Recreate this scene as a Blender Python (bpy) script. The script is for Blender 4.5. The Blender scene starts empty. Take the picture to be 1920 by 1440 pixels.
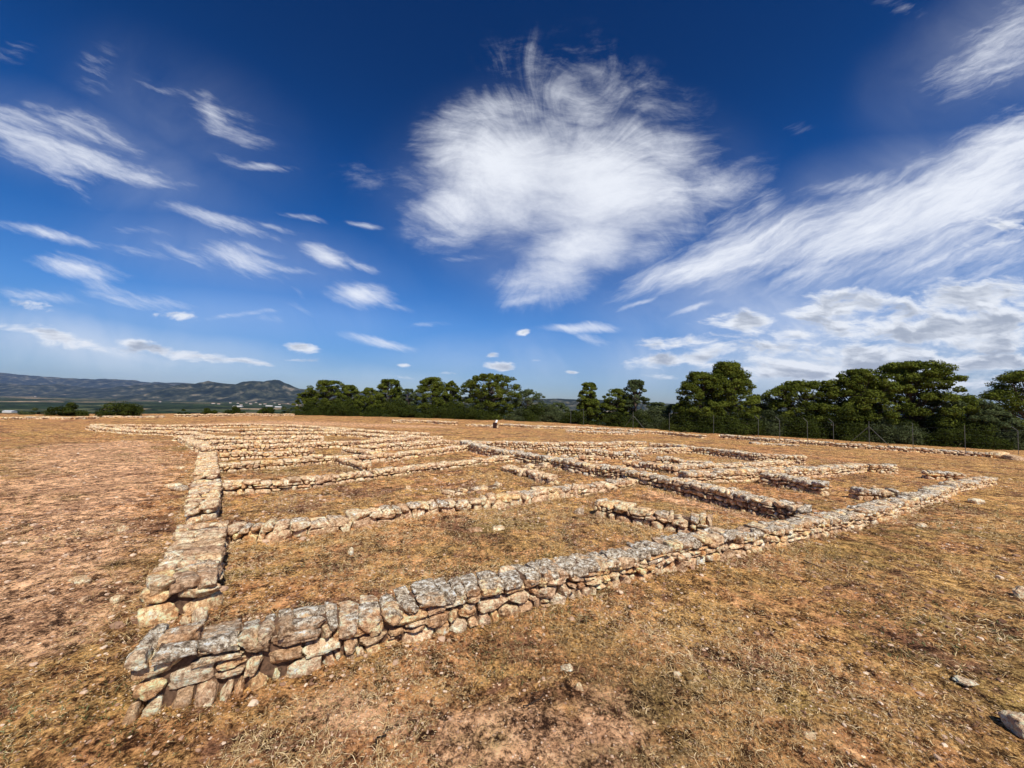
import bpy, math, random
import numpy as np
R = math.radians
scene = bpy.context.scene
C = scene.collection

# ------------------------------------------------------------ camera, sky, sun, exposure
CAM_H = 2.0
F_PX = 723.0                      # focal length in pixels of a 1920 wide picture
PITCH = math.atan(35.0/F_PX)
ROLL = R(1.28)                    # the photograph leans a little: its horizon falls to the right
cam_d = bpy.data.cameras.new('camera')
cam_d.sensor_width = 36.0
cam_d.lens = F_PX/1920.0*36.0
cam_d.clip_start = 0.05
cam_d.clip_end = 80000
cam = bpy.data.objects.new('camera', cam_d)
cam.location = (0, 0, CAM_H)
from mathutils import Vector, Matrix
cam.rotation_euler = (Matrix.Rotation(R(90)+PITCH, 3, 'X') @ Matrix.Rotation(ROLL, 3, 'Z')).to_euler()
C.objects.link(cam)
scene.camera = cam

SUN_AZ = math.atan2(-0.90, 0.42)
SUN_EL = R(51)
sun_dir = (math.cos(SUN_AZ)*math.cos(SUN_EL), math.sin(SUN_AZ)*math.cos(SUN_EL), math.sin(SUN_EL))
sd = bpy.data.lights.new('sun', 'SUN')
sd.energy = 4.6
sd.angle = R(0.5)
sd.color = (1.0, 0.95, 0.87)
so = bpy.data.objects.new('sun', sd)
so.rotation_euler = Vector(sun_dir).to_track_quat('Z', 'Y').to_euler()
so.location = (20, -40, 60)
C.objects.link(so)

scene.view_settings.view_transform = 'Standard'
scene.view_settings.look = 'None'
scene.view_settings.exposure = 0.18
scene.view_settings.gamma = 1.0
scene.cycles.volume_bounces = 0
scene.cycles.transparent_max_bounces = 16


class NT:
    """small helper to write node trees"""
    def __init__(s, nt):
        s.nt = nt
        nt.nodes.clear()

    def n(s, typ, ins=None, **kw):
        nd = s.nt.nodes.new(typ)
        for k, v in kw.items():
            setattr(nd, k, v)
        if ins:
            for k, v in ins.items():
                s.put(nd.inputs[k], v)
        return nd

    def put(s, sock, v):
        if isinstance(v, bpy.types.NodeSocket):
            s.nt.links.new(v, sock)
        else:
            sock.default_value = v

    def m(s, op, a, b=0.0, c=None, clamp=False):
        nd = s.nt.nodes.new('ShaderNodeMath')
        nd.operation = op
        nd.use_clamp = clamp
        s.put(nd.inputs[0], a)
        s.put(nd.inputs[1], b)
        if c is not None:
            s.put(nd.inputs[2], c)
        return nd.outputs[0]

    def mr(s, v, a, b, c=0.0, d=1.0, smooth=True):
        nd = s.nt.nodes.new('ShaderNodeMapRange')
        nd.interpolation_type = 'SMOOTHSTEP' if smooth else 'LINEAR'
        for i, x in enumerate((v, a, b, c, d)):
            s.put(nd.inputs[i], x)
        return nd.outputs[0]

    def mix(s, f, a, b, mode='MIX'):
        nd = s.nt.nodes.new('ShaderNodeMix')
        nd.data_type = 'RGBA'
        nd.blend_type = mode
        s.put(nd.inputs[0], f)
        s.put(nd.inputs[6], a if isinstance(a, bpy.types.NodeSocket) else (*a, 1))
        s.put(nd.inputs[7], b if isinstance(b, bpy.types.NodeSocket) else (*b, 1))
        return nd.outputs[2]

    def noise(s, vec, scale, detail=4, rough=0.55, dist=0.0, out=0, dims='3D'):
        nd = s.n('ShaderNodeTexNoise', {'Scale': scale, 'Detail': detail, 'Roughness': rough, 'Distortion': dist}, noise_dimensions=dims)
        s.put(nd.inputs['Vector'], vec)
        return nd.outputs[out]

    def vor(s, vec, scale, feature='F1', out='Distance', rnd=1.0):
        nd = s.n('ShaderNodeTexVoronoi', {'Scale': scale, 'Randomness': rnd}, feature=feature)
        s.put(nd.inputs['Vector'], vec)
        return nd.outputs[out]

    def map(s, vec, loc=(0, 0, 0), rot=(0, 0, 0), sc=(1, 1, 1), typ='POINT'):
        nd = s.n('ShaderNodeMapping', {'Location': loc, 'Rotation': rot, 'Scale': sc}, vector_type=typ)
        s.put(nd.inputs['Vector'], vec)
        return nd.outputs[0]

    def ramp(s, f, stops, interp='LINEAR'):
        nd = s.nt.nodes.new('ShaderNodeValToRGB')
        cr = nd.color_ramp
        cr.interpolation = interp
        while len(cr.elements) < len(stops):
            cr.elements.new(0.5)
        for e, (p, c) in zip(cr.elements, stops):
            e.position = p
            e.color = (*c, 1)
        s.put(nd.inputs[0], f)
        return nd.outputs[0]

    def vm(s, op, a, b=None, sc=None):
        nd = s.nt.nodes.new('ShaderNodeVectorMath')
        nd.operation = op
        s.put(nd.inputs[0], a)
        if b is not None:
            s.put(nd.inputs[1], b)
        if sc is not None:
            s.put(nd.inputs['Scale'], sc)
        return nd


# ---- the sky: Nishita plus two cloud layers (wisps and low cumulus) in world directions
def px_dir(px, py):
    """gnomonic sky coordinates (east/north, up/north) of a direction seen at this pixel"""
    a, b = (px-960.0)/F_PX, (720.0-py)/F_PX
    a, b = a*math.cos(ROLL)-b*math.sin(ROLL), a*math.sin(ROLL)+b*math.cos(ROLL)
    cy, sy = math.cos(PITCH), math.sin(PITCH)
    y, z = cy-b*sy, sy+b*cy
    return a/y, z/y


world = bpy.data.worlds.new('World')
scene.world = world
world.use_nodes = True
W = NT(world.node_tree)
SKY_S = 0.085
tc = W.n('ShaderNodeTexCoord').outputs['Generated']
sky = W.n('ShaderNodeTexSky', sky_type='NISHITA', sun_disc=False)
sky.sun_elevation = SUN_EL
sky.sun_rotation = math.pi/2-SUN_AZ
sky.altitude = 300
sky.air_density = 1.0
sky.dust_density = 0.35
sky.ozone_density = 3.0
sep = W.n('ShaderNodeSeparateXYZ', {0: tc})
dx, dy, dz = sep.outputs
dys = W.m('MAXIMUM', dy, 0.06)
front = W.mr(dy, 0.04, 0.2)
u = W.m('DIVIDE', dx, dys)
v = W.m('DIVIDE', dz, dys)
P = W.n('ShaderNodeCombineXYZ', {0: u, 1: v}).outputs[0]
# warp the plane so that the edges of the cloud masks are torn
wn = W.noise(P, 3.0, 5, 0.6, 0.0, 1)
wv = W.vm('SUBTRACT', wn, (0.5, 0.5, 0.5)).outputs[0]
wsc = W.vm('MULTIPLY', wv, (0.13, 0.10, 0.0)).outputs[0]
PW = W.vm('ADD', P, wsc).outputs[0]
wsc2 = W.vm('MULTIPLY', wv, (0.09, 0.06, 0.0)).outputs[0]
PS = W.vm('ADD', P, wsc2).outputs[0]


def blobs(lst, vec, chain=None):
    acc = None
    for (px, py, a, b, rot, st) in lst:
        uu, vv = px_dir(px, py)
        # the running maximum feeds (negligibly) into the next lookup so that the shader compiles in sequence
        prev = acc if acc is not None else chain
        if prev is None:
            vk = vec
        else:
            nd = W.vm('MULTIPLY_ADD', prev, (1e-7, 1e-7, 0))
            W.put(nd.inputs[2], vec)
            vk = nd.outputs[0]
        mp = W.map(vk, (uu, vv, 0), (0, 0, R(rot)), (a/F_PX, b/F_PX, 1), 'TEXTURE')
        ln = W.vm('LENGTH', mp).outputs['Value']
        k = W.mr(ln, 1.25, 0.0, 0.0, st)
        acc = k if acc is None else W.m('MAXIMUM', acc, k)
    return acc


def streak(vec, rot, sx, sy, detail=7, rough=0.62, dist=0.3, off=0.0):
    mp = W.map(vec, (off, off*0.7, off), (0, 0, R(rot)), (1, 1, 1))
    mp = W.map(mp, (0, 0, 0), (0, 0, 0), (sx, sy, 1))
    return W.noise(mp, 1.0, detail, rough, dist)


left_wisps = [
    (30, 225, 200, 30, -14, .75), (130, 235, 120, 30, -20, .7), (60, 262, 200, 40, -20, .8), (180, 300, 190, 34, -18, .9), (70, 320, 200, 10, -28, .4), (110, 330, 150, 14, -32, .45), (250, 330, 120, 24, -14, .85), (495, 314, 80, 14, -4, .62),
    (440, 300, 50, 14, -20, .4), (80, 290, 160, 46, -20, .8), (200, 250, 110, 26, -30, .55), (400, 210, 80, 34, -45, .62), (380, 185, 170, 16, -20, .40), (430, 235, 120, 30, -28, .45), (85, 436, 140, 16, -10, .85), (400, 415, 150, 20, -16, .72), (270, 432, 110, 12, -8, .4),
    (145, 500, 115, 26, -12, .98), (190, 530, 110, 18, -22, .5), (450, 490, 120, 30, -14, .95), (340, 480, 80, 12, -28, .6), (520, 505, 110, 12, -4, .6), (480, 470, 70, 12, -14, .6), (610, 480, 66, 22, -26, .95), (670, 497, 60, 10, -24, .6),
    (685, 552, 88, 28, -8, 1.05), (740, 575, 60, 12, -10, .5), (560, 408, 70, 9, -10, .5), (680, 428, 40, 8, -10, .6), (300, 165, 80, 10, -16, .4), (520, 430, 90, 10, -12, .5), (250, 470, 90, 12, -14, .4), (290, 560, 120, 16, -6, .5), (70, 555, 120, 20, -6, .6), (560, 575, 60, 10, -20, .4), (820, 610, 60, 8, 4, .35),
    (715, 640, 95, 14, -10, .75), (440, 590, 110, 8, 6, .5), (240, 560, 110, 14, -10, .5), (350, 350, 60, 9, -8, .35),
    (1085, 612, 95, 12, 2, .95), (1110, 632, 50, 16, -20, .6), (180, 130, 60, 60, 60, .25), (880, 488, 80, 10, 3, .32), (20, 90, 60, 60, 0, .2), (560, 545, 40, 8, -40, .3), (490, 600, 60, 10, 0, .35)]
main_cloud = [
    (950, 320, 220, 170, 20, 1.25), (870, 390, 150, 100, 10, 1.0), (860, 280, 120, 110, 40, .85), (1120, 340, 280, 170, -10, 1.25), (1100, 455, 170, 80, 14, 1.05), (1030, 520, 130, 70, 20, .95), (990, 560, 90, 22, 4, .8), (1250, 290, 170, 90, -24, .85),
    (1340, 345, 150, 60, 18, .68), (930, 215, 200, 70, 20, .75), (1060, 185, 210, 80, -35, .68), (1130, 150, 150, 90, -50, .42), (770, 345, 170, 60, -8, .42),
    (1240, 190, 160, 80, -30, .36), (960, 120, 110, 70, 60, .30), (1230, 450, 160, 60, 14, .75)]
right_wisps = [
    (1440, 462, 330, 80, 20, .98), (1640, 420, 400, 95, 19, 1.08), (1830, 360, 330, 120, 26, 1.2), (1880, 290, 240, 90, 33, 1.1), (1330, 500, 240, 56, 17, .9), (1380, 420, 120, 70, 30, .6),
    (1600, 345, 140, 26, 14, .6), (1880, 90, 230, 80, 38, .75), (1940, 20, 180, 70, 34, .6), (1680, 8, 90, 26, -20, .32), (1800, 470, 330, 80, 14, .8), (1560, 505, 260, 46, 12, .7),
    (1298, 578, 66, 9, 24, .85), (1200, 570, 70, 8, 16, .75), (1440, 385, 60, 50, 60, .5), (1480, 235, 70, 22, -10, .28), (1060, 330, 200, 90, 0, .3)]
veil = [
    (1080, 380, 380, 240, 0, .22), (1700, 420, 600, 170, 18, .32), (1680, 600, 620, 170, 0, .55), (1450, 690, 700, 80, 0, .55), (180, 290, 360, 110, -18, .14), (430, 480, 420, 90, -8, .12),
    (350, 220, 300, 140, -25, .07), (150, 645, 560, 70, -6, .42), (200, 655, 400, 26, -7, .5), (1880, 100, 320, 160, 30, .16), (400, 590, 500, 70, 0, .12), (600, 710, 900, 40, -1, .16)]
cumulus = [
    (1300, 640, 150, 22, 4, .7), (1870, 620, 300, 110, 6, .78), (1650, 600, 420, 60, 4, .74), (1650, 690, 520, 60, 0, .86), (1590, 572, 150, 42, 4, .9), (1830, 560, 190, 56, 8, .95), (1400, 602, 110, 30, 0, .85), (1260, 672, 160, 22, 4, .9), (1420, 655, 200, 28, 2, .8),
    (1500, 625, 150, 22, 4, .7), (1800, 615, 300, 46, 4, 1.05), (1650, 656, 240, 30, 0, .85), (1880, 680, 240, 34, 0, .9), (1880, 430, 110, 60, 20, .55),
    (1520, 700, 200, 18, 2, .8), (1760, 714, 240, 18, 0, .7), (1240, 706, 110, 10, 0, .45), (1640, 738, 260, 16, 0, .6), (1900, 740, 180, 22, 0, .7),
    (567, 650, 44, 15, -4, .95), (932, 684, 42, 14, 0, 1.0), (918, 664, 20, 8, 0, .8), (764, 683, 26, 7, -4, .8), (1068, 699, 24, 5, 0, .65), (980, 622, 24, 10, 6, .9),
    (850, 700, 60, 7, 0, .5), (1005, 676, 26, 7, 0, .5), (560, 676, 60, 7, 0, .55), (330, 586, 60, 14, -4, .75), (60, 574, 110, 18, -6, .6), (1010, 712, 90, 8, 0, .35), (700, 706, 130, 7, 0, .3),
    (110, 632, 200, 20, -8, .8), (340, 658, 200, 18, -10, .85), (470, 680, 120, 10, -6, .75), (200, 650, 220, 20, -4, .6)]

mA = blobs(left_wisps, PS)
nA = W.m('MULTIPLY_ADD', streak(PS, 17, 3.2, 22, 7, .62, .5, 3.1), 0.55, W.m('MULTIPLY', streak(PS, 24, 11, 60, 6, .66, .2, 8.0), 0.45))
dA = W.m('MULTIPLY', W.mr(W.m('MULTIPLY_ADD', W.m('SUBTRACT', nA, 0.5), 2.3, mA), 0.10, 1.38), 0.93)
dA = W.m('MULTIPLY', dA, W.mr(mA, 0.0, 0.22))
# the large central cloud: filaments run out radially from its middle
mB = blobs(main_cloud, PW, mA)
cu, cv = px_dir(1040, 410)
wv2 = W.vm('SUBTRACT', W.noise(P, 1.7, 2, 0.5, 0.0, 1), (0.5, 0.5, 0.5)).outputs[0]
PR = W.vm('ADD', P, W.vm('MULTIPLY', wv2, (0.62, 0.55, 0.0)).outputs[0]).outputs[0]
rel = W.vm('SUBTRACT', PR, (cu, cv, 0)).outputs[0]
rlen = W.vm('LENGTH', rel).outputs['Value']
rdir = W.vm('NORMALIZE', W.vm('ADD', rel, (1e-4, 0, 0)).outputs[0]).outputs[0]
rs_ = W.n('ShaderNodeSeparateXYZ', {0: rdir}).outputs
radial = W.n('ShaderNodeCombineXYZ', {0: W.m('MULTIPLY', rs_[0], 5.0), 1: W.m('MULTIPLY', rs_[1], 5.0), 2: W.m('MULTIPLY', rlen, 3.0)}).outputs[0]
nB1 = W.noise(radial, 1.5, 9, 0.64, 0.3)
nB2 = W.noise(W.map(PW, (0, 0, 0), (0, 0, R(-12)), (4, 9, 1)), 1.0, 11, 0.70, 0.35)
nB = W.m('ADD', 0.5, W.m('MULTIPLY_ADD', W.m('SUBTRACT', nB1, 0.5), W.mr(rlen, 0.08, 0.36, 0.0, 0.36), W.m('MULTIPLY', W.m('SUBTRACT', nB2, 0.5), 0.55)))
dB = W.m('MULTIPLY', W.mr(W.m('MULTIPLY_ADD', W.m('SUBTRACT', nB, 0.5), 2.9, mB), 0.08, 1.42), 0.97)
dB = W.m('MULTIPLY', dB, W.mr(mB, 0.0, 0.22))
mC = blobs(right_wisps, PS, mB)
nC = W.m('MULTIPLY_ADD', streak(PW, -22, 2.6, 17, 8, 0.66, 0.7, 7.7), 0.5, W.m('MULTIPLY', streak(PS, -30, 8, 44, 7, 0.66, 0.3, 2.2), 0.5))
dC = W.m('MULTIPLY', W.mr(W.m('MULTIPLY_ADD', W.m('SUBTRACT', nC, 0.5), 2.1, mC), 0.16, 1.28), 0.97)
dC = W.m('MULTIPLY', dC, W.mr(mC, 0.0, 0.22))
mV = blobs(veil, PS, mC)
dV = W.m('MULTIPLY', mV, W.mr(W.noise(PW, 2.2, 5, 0.6, 0.6), 0.36, 0.64, 0.35, 1.25, False))
PC = W.map(PS, (0, 0, 0), (0, 0, R(-2)), (9, 27, 1))
mD = blobs(cumulus, PS, mV)
nD = W.noise(PC, 1.0, 10, 0.62, 0.35)
dD = W.mr(W.m('MULTIPLY_ADD', W.m('SUBTRACT', nD, 0.5), 1.9, mD), 0.32, 0.80)
dD = W.m('MULTIPLY', dD, W.mr(mD, 0.0, 0.22))
wisp = W.m('MAXIMUM', W.m('MAXIMUM', dA, dC), dB)
wisp = W.m('SUBTRACT', W.m('ADD', wisp, dV), W.m('MULTIPLY', wisp, dV))
wisp = W.m('MULTIPLY', wisp, front)
cum = W.m('MULTIPLY', W.m('MULTIPLY', dD, front), 0.92)
# lower sides of the cumulus are thicker and greyer: compare with the same noise a bit higher up
nD2 = W.noise(W.map(PC, (0, 0.42, 0)), 1.0, 4, 0.55, 0.25)
thick = W.mr(W.m('MULTIPLY_ADD', W.m('SUBTRACT', nD2, 0.5), 2.2, mD), 0.50, 1.02)
skyc = W.n('ShaderNodeGamma', {0: sky.outputs[0], 1: 1.0}).outputs[0]
skyc = W.n('ShaderNodeHueSaturation', {'Saturation': 1.28, 'Value': 1.0, 'Color': skyc}).outputs[0]
low = W.mr(dz, 0.66, 0.02, 0.42, 0.95)
skyc = W.mix(1.0, skyc, W.n('ShaderNodeCombineXYZ', {0: W.m('MULTIPLY', low, W.mr(dz, 0.5, 0.0, 0.62, 0.95)), 1: W.m('MULTIPLY', low, W.mr(dz, 0.5, 0.0, 0.92, 0.93)), 2: W.m('MULTIPLY', low, 1.12)}).outputs[0], 'MULTIPLY')
tone = W.ramp(dz, [(0.0, (.30, .37, .42)), (0.08, (.31, .39, .455)), (0.19, (.40, .53, .61)), (0.5, (.13, .52, .74)), (0.72, (.06, .40, .60)), (1.0, (.06, .38, .55))])
skyc = W.vm('SCALE', W.mix(1.0, skyc, tone, 'MULTIPLY'), sc=2.0).outputs[0]
K = 1.0/SKY_S
white = (0.83*K, 0.86*K, 0.92*K)
grey = (0.33*K, 0.37*K, 0.45*K)
c1 = W.mix(W.m('MULTIPLY', wisp, 0.93), skyc, white)
cc = W.mix(W.m('MULTIPLY', thick, W.mr(nD, 0.36, 0.62, 0.45, 0.95)), (0.80*K, 0.83*K, 0.88*K), grey)
c2 = W.mix(cum, c1, cc)
bg = W.n('ShaderNodeBackground', {'Color': c2, 'Strength': SKY_S})
wo = W.n('ShaderNodeOutputWorld')
W.nt.links.new(bg.outputs[0], wo.inputs[0])

# ------------------------------------------------------------ numpy noise
rng = np.random.default_rng(7)


def _h(ix, iy, iz, seed):
    h = (ix.astype(np.int64)*374761393 + iy.astype(np.int64)*668265263 + iz.astype(np.int64)*2147483647 + seed*974634777) & 0xffffffff
    h = ((h ^ (h >> 13))*1274126177) & 0xffffffff
    h = ((h ^ (h >> 16))*2246822519) & 0xffffffff
    return ((h ^ (h >> 15)) & 0xffffff)/float(0xffffff)*2-1


def vnoise(x, y, z=None, seed=0):
    if z is None:
        z = np.zeros_like(x)
    ix, iy, iz = np.floor(x), np.floor(y), np.floor(z)
    fx, fy, fz = x-ix, y-iy, z-iz
    fx, fy, fz = (f*f*(3-2*f) for f in (fx, fy, fz))
    r = 0
    for a in (0, 1):
        for b in (0, 1):
            for c in (0, 1):
                w = (fx if a else 1-fx)*(fy if b else 1-fy)*(fz if c else 1-fz)
                r = r+w*_h(ix+a, iy+b, iz+c, seed)
    return r


def fbm(x, y, z=None, oct=4, seed=0, gain=0.5):
    r, a = 0, 1.0
    for i in range(oct):
        r = r+a*vnoise(x*2**i, y*2**i, None if z is None else z*2**i, seed+i*17)
        a *= gain
    return r


# ------------------------------------------------------------ terrain
EX = [-400, -200, -80, -58, -45, -23, 0, 15, 29, 35, 42, 60, 100, 200, 400]
EY = [48, 45, 46, 47, 66, 68, 62, 54, 49, 44, 39, 26, 5, -30, -90]


def plateau(x, y):
    xc, yc = np.clip(x, -150, 150), np.clip(y, -60, 150)
    return -0.0105*yc-0.0080*xc-0.012*(np.sqrt(xc*xc+16)-4)


def terrain(x, y):
    x, y = np.asarray(x, float), np.asarray(y, float)
    z = plateau(x, y)
    d = np.maximum(y-np.interp(x, EX, EY), 0)
    z = z-0.32*d*d/(d+16)
    floor = -72+4*vnoise(x/700, y/700, seed=5)
    k = 6.0
    return np.where(z > floor+12, z, floor+12*np.exp(np.clip((z-floor-12)/12, -50, 0)))


def ray(px, py):
    a, b = (px-960.0)/F_PX, (720.0-py)/F_PX
    a, b = a*math.cos(ROLL)-b*math.sin(ROLL), a*math.sin(ROLL)+b*math.cos(ROLL)
    cy, sy = math.cos(PITCH), math.sin(PITCH)
    return np.array([a, cy-b*sy, sy+b*cy])


def G(px, py):
    """where the ground is seen at this pixel"""
    d = ray(px, py)
    lo, hi = 0.5, 90.0
    f = lambda t: CAM_H+d[2]*t-float(terrain(d[0]*t, d[1]*t))
    t = lo
    while t < hi and f(t) > 0:
        lo, t = t, t*1.02
    hi = t
    for _ in range(40):
        mid = (lo+hi)/2
        if f(mid) > 0:
            lo = mid
        else:
            hi = mid
    return d*hi+np.array([0, 0, CAM_H])


def at(px, py, depth):
    d = ray(px, py)
    return d/d[1]*depth+np.array([0, 0, CAM_H])


# ------------------------------------------------------------ object helpers
def mesh_np(name, verts, faces, mat=None, parent=None, smooth=False, attrs=None, mat_idx=None, loc=None):
    """faces: (n,k) int array, or a list of such arrays"""
    verts = np.asarray(verts, np.float32).reshape(-1, 3)
    if loc is not None:
        verts = verts-np.asarray(loc, np.float32)
    fl = faces if isinstance(faces, list) else [faces]
    fl = [np.asarray(f, np.int32) for f in fl if len(f)]
    me = bpy.data.meshes.new(name)
    me.vertices.add(len(verts))
    me.vertices.foreach_set('co', verts.ravel())
    nl = sum(f.size for f in fl)
    nf = sum(len(f) for f in fl)
    me.loops.add(nl)
    me.polygons.add(nf)
    me.loops.foreach_set('vertex_index', np.concatenate([f.ravel() for f in fl]))
    starts, o = [], 0
    for f in fl:
        starts.append(o+np.arange(len(f))*f.shape[1])
        o += f.size
    me.polygons.foreach_set('loop_start', np.concatenate(starts).astype(np.int32))
    me.update(calc_edges=True)
    me.validate()
    me.polygons.foreach_set('use_smooth', np.full(len(me.polygons), smooth))
    if attrs:
        for k, a in attrs.items():
            at_ = me.attributes.new(k, 'FLOAT', 'POINT')
            at_.data.foreach_set('value', np.asarray(a, np.float32).ravel())
    for mm in (mat if isinstance(mat, (list, tuple)) else [mat]):
        if mm:
            me.materials.append(mm)
    if mat_idx is not None:
        me.polygons.foreach_set('material_index', np.asarray(mat_idx, np.int32))
    o = bpy.data.objects.new(name, me)
    C.objects.link(o)
    if parent:
        o.parent = parent
    elif loc is not None:
        o.location = loc
    return o


def tag(o, label=None, cat=None, group=None, kind=None):
    for k, val in (('label', label), ('category', cat), ('group', group), ('kind', kind)):
        if val:
            o[k] = val
    return o


def thing(name, loc, label, cat, group=None, rz=0.0):
    o = bpy.data.objects.new(name, None)
    o.empty_display_size = 0.2
    o.location = loc
    o.rotation_euler = (0, 0, rz)
    C.objects.link(o)
    return tag(o, label, cat, group)


def material(name):
    m = bpy.data.materials.new(name)
    m.use_nodes = True
    t = NT(m.node_tree)
    out = t.n('ShaderNodeOutputMaterial')
    return m, t, out


def principled(t, out, col, rough=0.9, normal=None, spec=0.2):
    p = t.n('ShaderNodeBsdfPrincipled', {'Base Color': col if isinstance(col, bpy.types.NodeSocket) else (*col, 1), 'Roughness': rough, 'Specular IOR Level': spec})
    if normal is not None:
        t.put(p.inputs['Normal'], normal)
    t.nt.links.new(p.outputs[0], out.inputs[0])
    return p


def bump(t, h, strength, dist, normal=None):
    nd = t.n('ShaderNodeBump', {'Height': h, 'Strength': strength, 'Distance': dist})
    if normal is not None:
        t.put(nd.inputs['Normal'], normal)
    return nd.outputs[0]


# ------------------------------------------------------------ materials
def mat_ground():
    m, t, out = material('dry_earth')
    p = t.n('ShaderNodeNewGeometry').outputs['Position']
    big = t.noise(p, 0.16, 4, 0.6)
    mid = t.noise(t.map(p, (7, 3, 0)), 0.9, 5, 0.65, 0.3)
    fine = t.noise(p, 9.0, 7, 0.72)
    grit = t.noise(p, 46.0, 4, 0.75)
    soil = t.ramp(fine, [(0.30, (0.13, 0.055, 0.026)), (0.5, (0.36, 0.185, 0.090)), (0.70, (0.66, 0.40, 0.22))])
    straw = t.ramp(grit, [(0.30, (0.085, 0.048, 0.017)), (0.5, (0.36, 0.22, 0.085)), (0.72, (0.68, 0.48, 0.24))])
    dark = t.ramp(grit, [(0.34, (0.035, 0.018, 0.012)), (0.55, (0.17, 0.085, 0.055)), (0.75, (0.40, 0.24, 0.17))])
    olive = t.ramp(grit, [(0.34, (0.045, 0.045, 0.012)), (0.6, (0.22, 0.18, 0.065)), (0.75, (0.46, 0.35, 0.16))])
    patch = t.noise(t.map(p, (11, 5, 0)), 1.6, 8, 0.72, 0.5)
    c = t.mix(t.mr(t.m('MULTIPLY_ADD', big, 0.5, t.m('MULTIPLY', patch, 0.9)), 0.58, 0.78), soil, straw)
    # trodden bare earth: a path down the left side and worn patches inside the rooms
    bare = t.n('ShaderNodeAttribute', attribute_name='bare').outputs['Fac']
    bm_ = t.mr(t.m('MULTIPLY_ADD', t.m('SUBTRACT', patch, 0.5), 2.6, bare), 0.35, 0.70)
    bsoil = t.ramp(fine, [(0.30, (0.31, 0.175, 0.11)), (0.5, (0.50, 0.315, 0.205)), (0.70, (0.68, 0.47, 0.33))])
    c = t.mix(t.m('MULTIPLY', bm_, 0.85), c, bsoil)
    dm = t.m('MULTIPLY', t.mr(t.noise(t.map(p, (2, 9, 0)), 0.75, 11, 0.78, 0.4), 0.505, 0.575), 0.9)
    dm = t.m('MULTIPLY', dm, t.m('SUBTRACT', 1.0, t.m('MULTIPLY', bm_, 0.55)))
    c = t.mix(dm, c, dark)
    green = t.n('ShaderNodeAttribute', attribute_name='green').outputs['Fac']
    om = t.m('MULTIPLY', t.mr(t.m('MULTIPLY_ADD', green, 0.09, t.noise(t.map(p, (20, 1, 0)), 0.42, 10, 0.74)), 0.555, 0.66), 0.6)
    c = t.mix(om, c, olive)
    # dark crumbs, and shade between the straw painted in as dark brown holes
    hole_shade = t.mr(t.noise(p, 15.0, 8, 0.78), 0.455, 0.34)
    c = t.mix(t.m('MULTIPLY', hole_shade, 0.8), c, (0.050, 0.026, 0.014))
    # small pale pebbles
    vd = t.vor(p, 24.0)
    vc = t.n('ShaderNodeSeparateColor', {0: t.vor(p, 24.0, out='Color')}).outputs
    pm = t.m('MULTIPLY', t.mr(vd, 0.34, 0.22), t.m('GREATER_THAN', vc[0], t.mr(mid, 0.3, 0.7, 0.93, 0.76)))
    c = t.mix(pm, c, t.ramp(vc[1], [(0, (0.50, 0.33, 0.22)), (1, (0.78, 0.64, 0.50))]))
    k1 = t.noise(t.map(p, (5, 5, 5)), 5.0, 14, 0.86, 0.3)
    k2 = t.noise(t.map(p, (1, 15, 5)), 34.0, 8, 0.82)
    kk = t.m('MULTIPLY_ADD', k1, 0.6, t.m('MULTIPLY', k2, 0.4))
    kv = t.ramp(kk, [(0.455, (0.05, 0.038, 0.034)), (0.482, (0.25, 0.22, 0.20)), (0.50, (0.50, 0.47, 0.44)), (0.520, (0.80, 0.78, 0.74)), (0.548, (1.0, 0.98, 0.94))])
    c = t.vm('SCALE', t.mix(1.0, c, kv, 'MULTIPLY'), sc=2.5).outputs[0]
    c = t.mix(1.0, c, (1.06, 0.985, 0.85), 'MULTIPLY')
    hh = t.m('ADD', t.m('MULTIPLY', fine, 0.9), t.m('MULTIPLY', grit, 0.45))
    hh = t.m('ADD', hh, t.m('MULTIPLY', kk, 1.6))
    hh = t.m('ADD', hh, t.m('MULTIPLY', pm, 0.25))
    principled(t, out, c, 0.95, bump(t, hh, 1.0, 0.035), 0.1)
    return m


def mat_valley():
    m, t, out = material('valley_fields')
    p = t.n('ShaderNodeNewGeometry').outputs['Position']
    q = t.map(p, (0, 0, 0), (0, 0, R(24)), (1/210.0, 1/420.0, 0.0))
    cell = t.n('ShaderNodeSeparateColor', {0: t.vor(q, 1.0, out='Color', rnd=0.75)}).outputs
    fcol = t.ramp(cell[0], [(0.0, (0.022, 0.036, 0.014)), (0.3, (0.034, 0.050, 0.018)), (0.5, (0.060, 0.078, 0.028)), (0.72, (0.10, 0.105, 0.05)), (0.84, (0.36, 0.27, 0.17)), (0.93, (0.5, 0.36, 0.24))], 'CONSTANT')
    edge = t.vor(q, 1.0, 'DISTANCE_TO_EDGE', 'Distance', 0.75)
    c = t.mix(t.mr(edge, 0.05, 0.02), fcol, (0.016, 0.024, 0.012))
    tn = t.noise(p, 0.035, 7, 0.75)
    c = t.mix(t.mr(tn, 0.50, 0.60), c, (0.014, 0.022, 0.011))
    rows = t.noise(t.map(p, (0, 0, 0), (0, 0, R(24)), (0.02, 0.22, 0)), 1.0, 3, 0.6)
    c = t.mix(t.mr(rows, 0.42, 0.62, 0, 0.6), c, (0.016, 0.024, 0.011))
    sp = t.noise(t.map(p, (3, 3, 3)), 0.012, 12, 0.85)
    c = t.vm('SCALE', t.mix(1.0, c, t.ramp(sp, [(0.44, (0.16, 0.18, 0.2)), (0.49, (0.42, 0.42, 0.42)), (0.53, (0.75, 0.72, 0.68)), (0.575, (1.0, 0.96, 0.9))]), 'MULTIPLY'), sc=2.0).outputs[0]
    principled(t, out, c, 1.0, None, 0.0)
    return m


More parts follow.
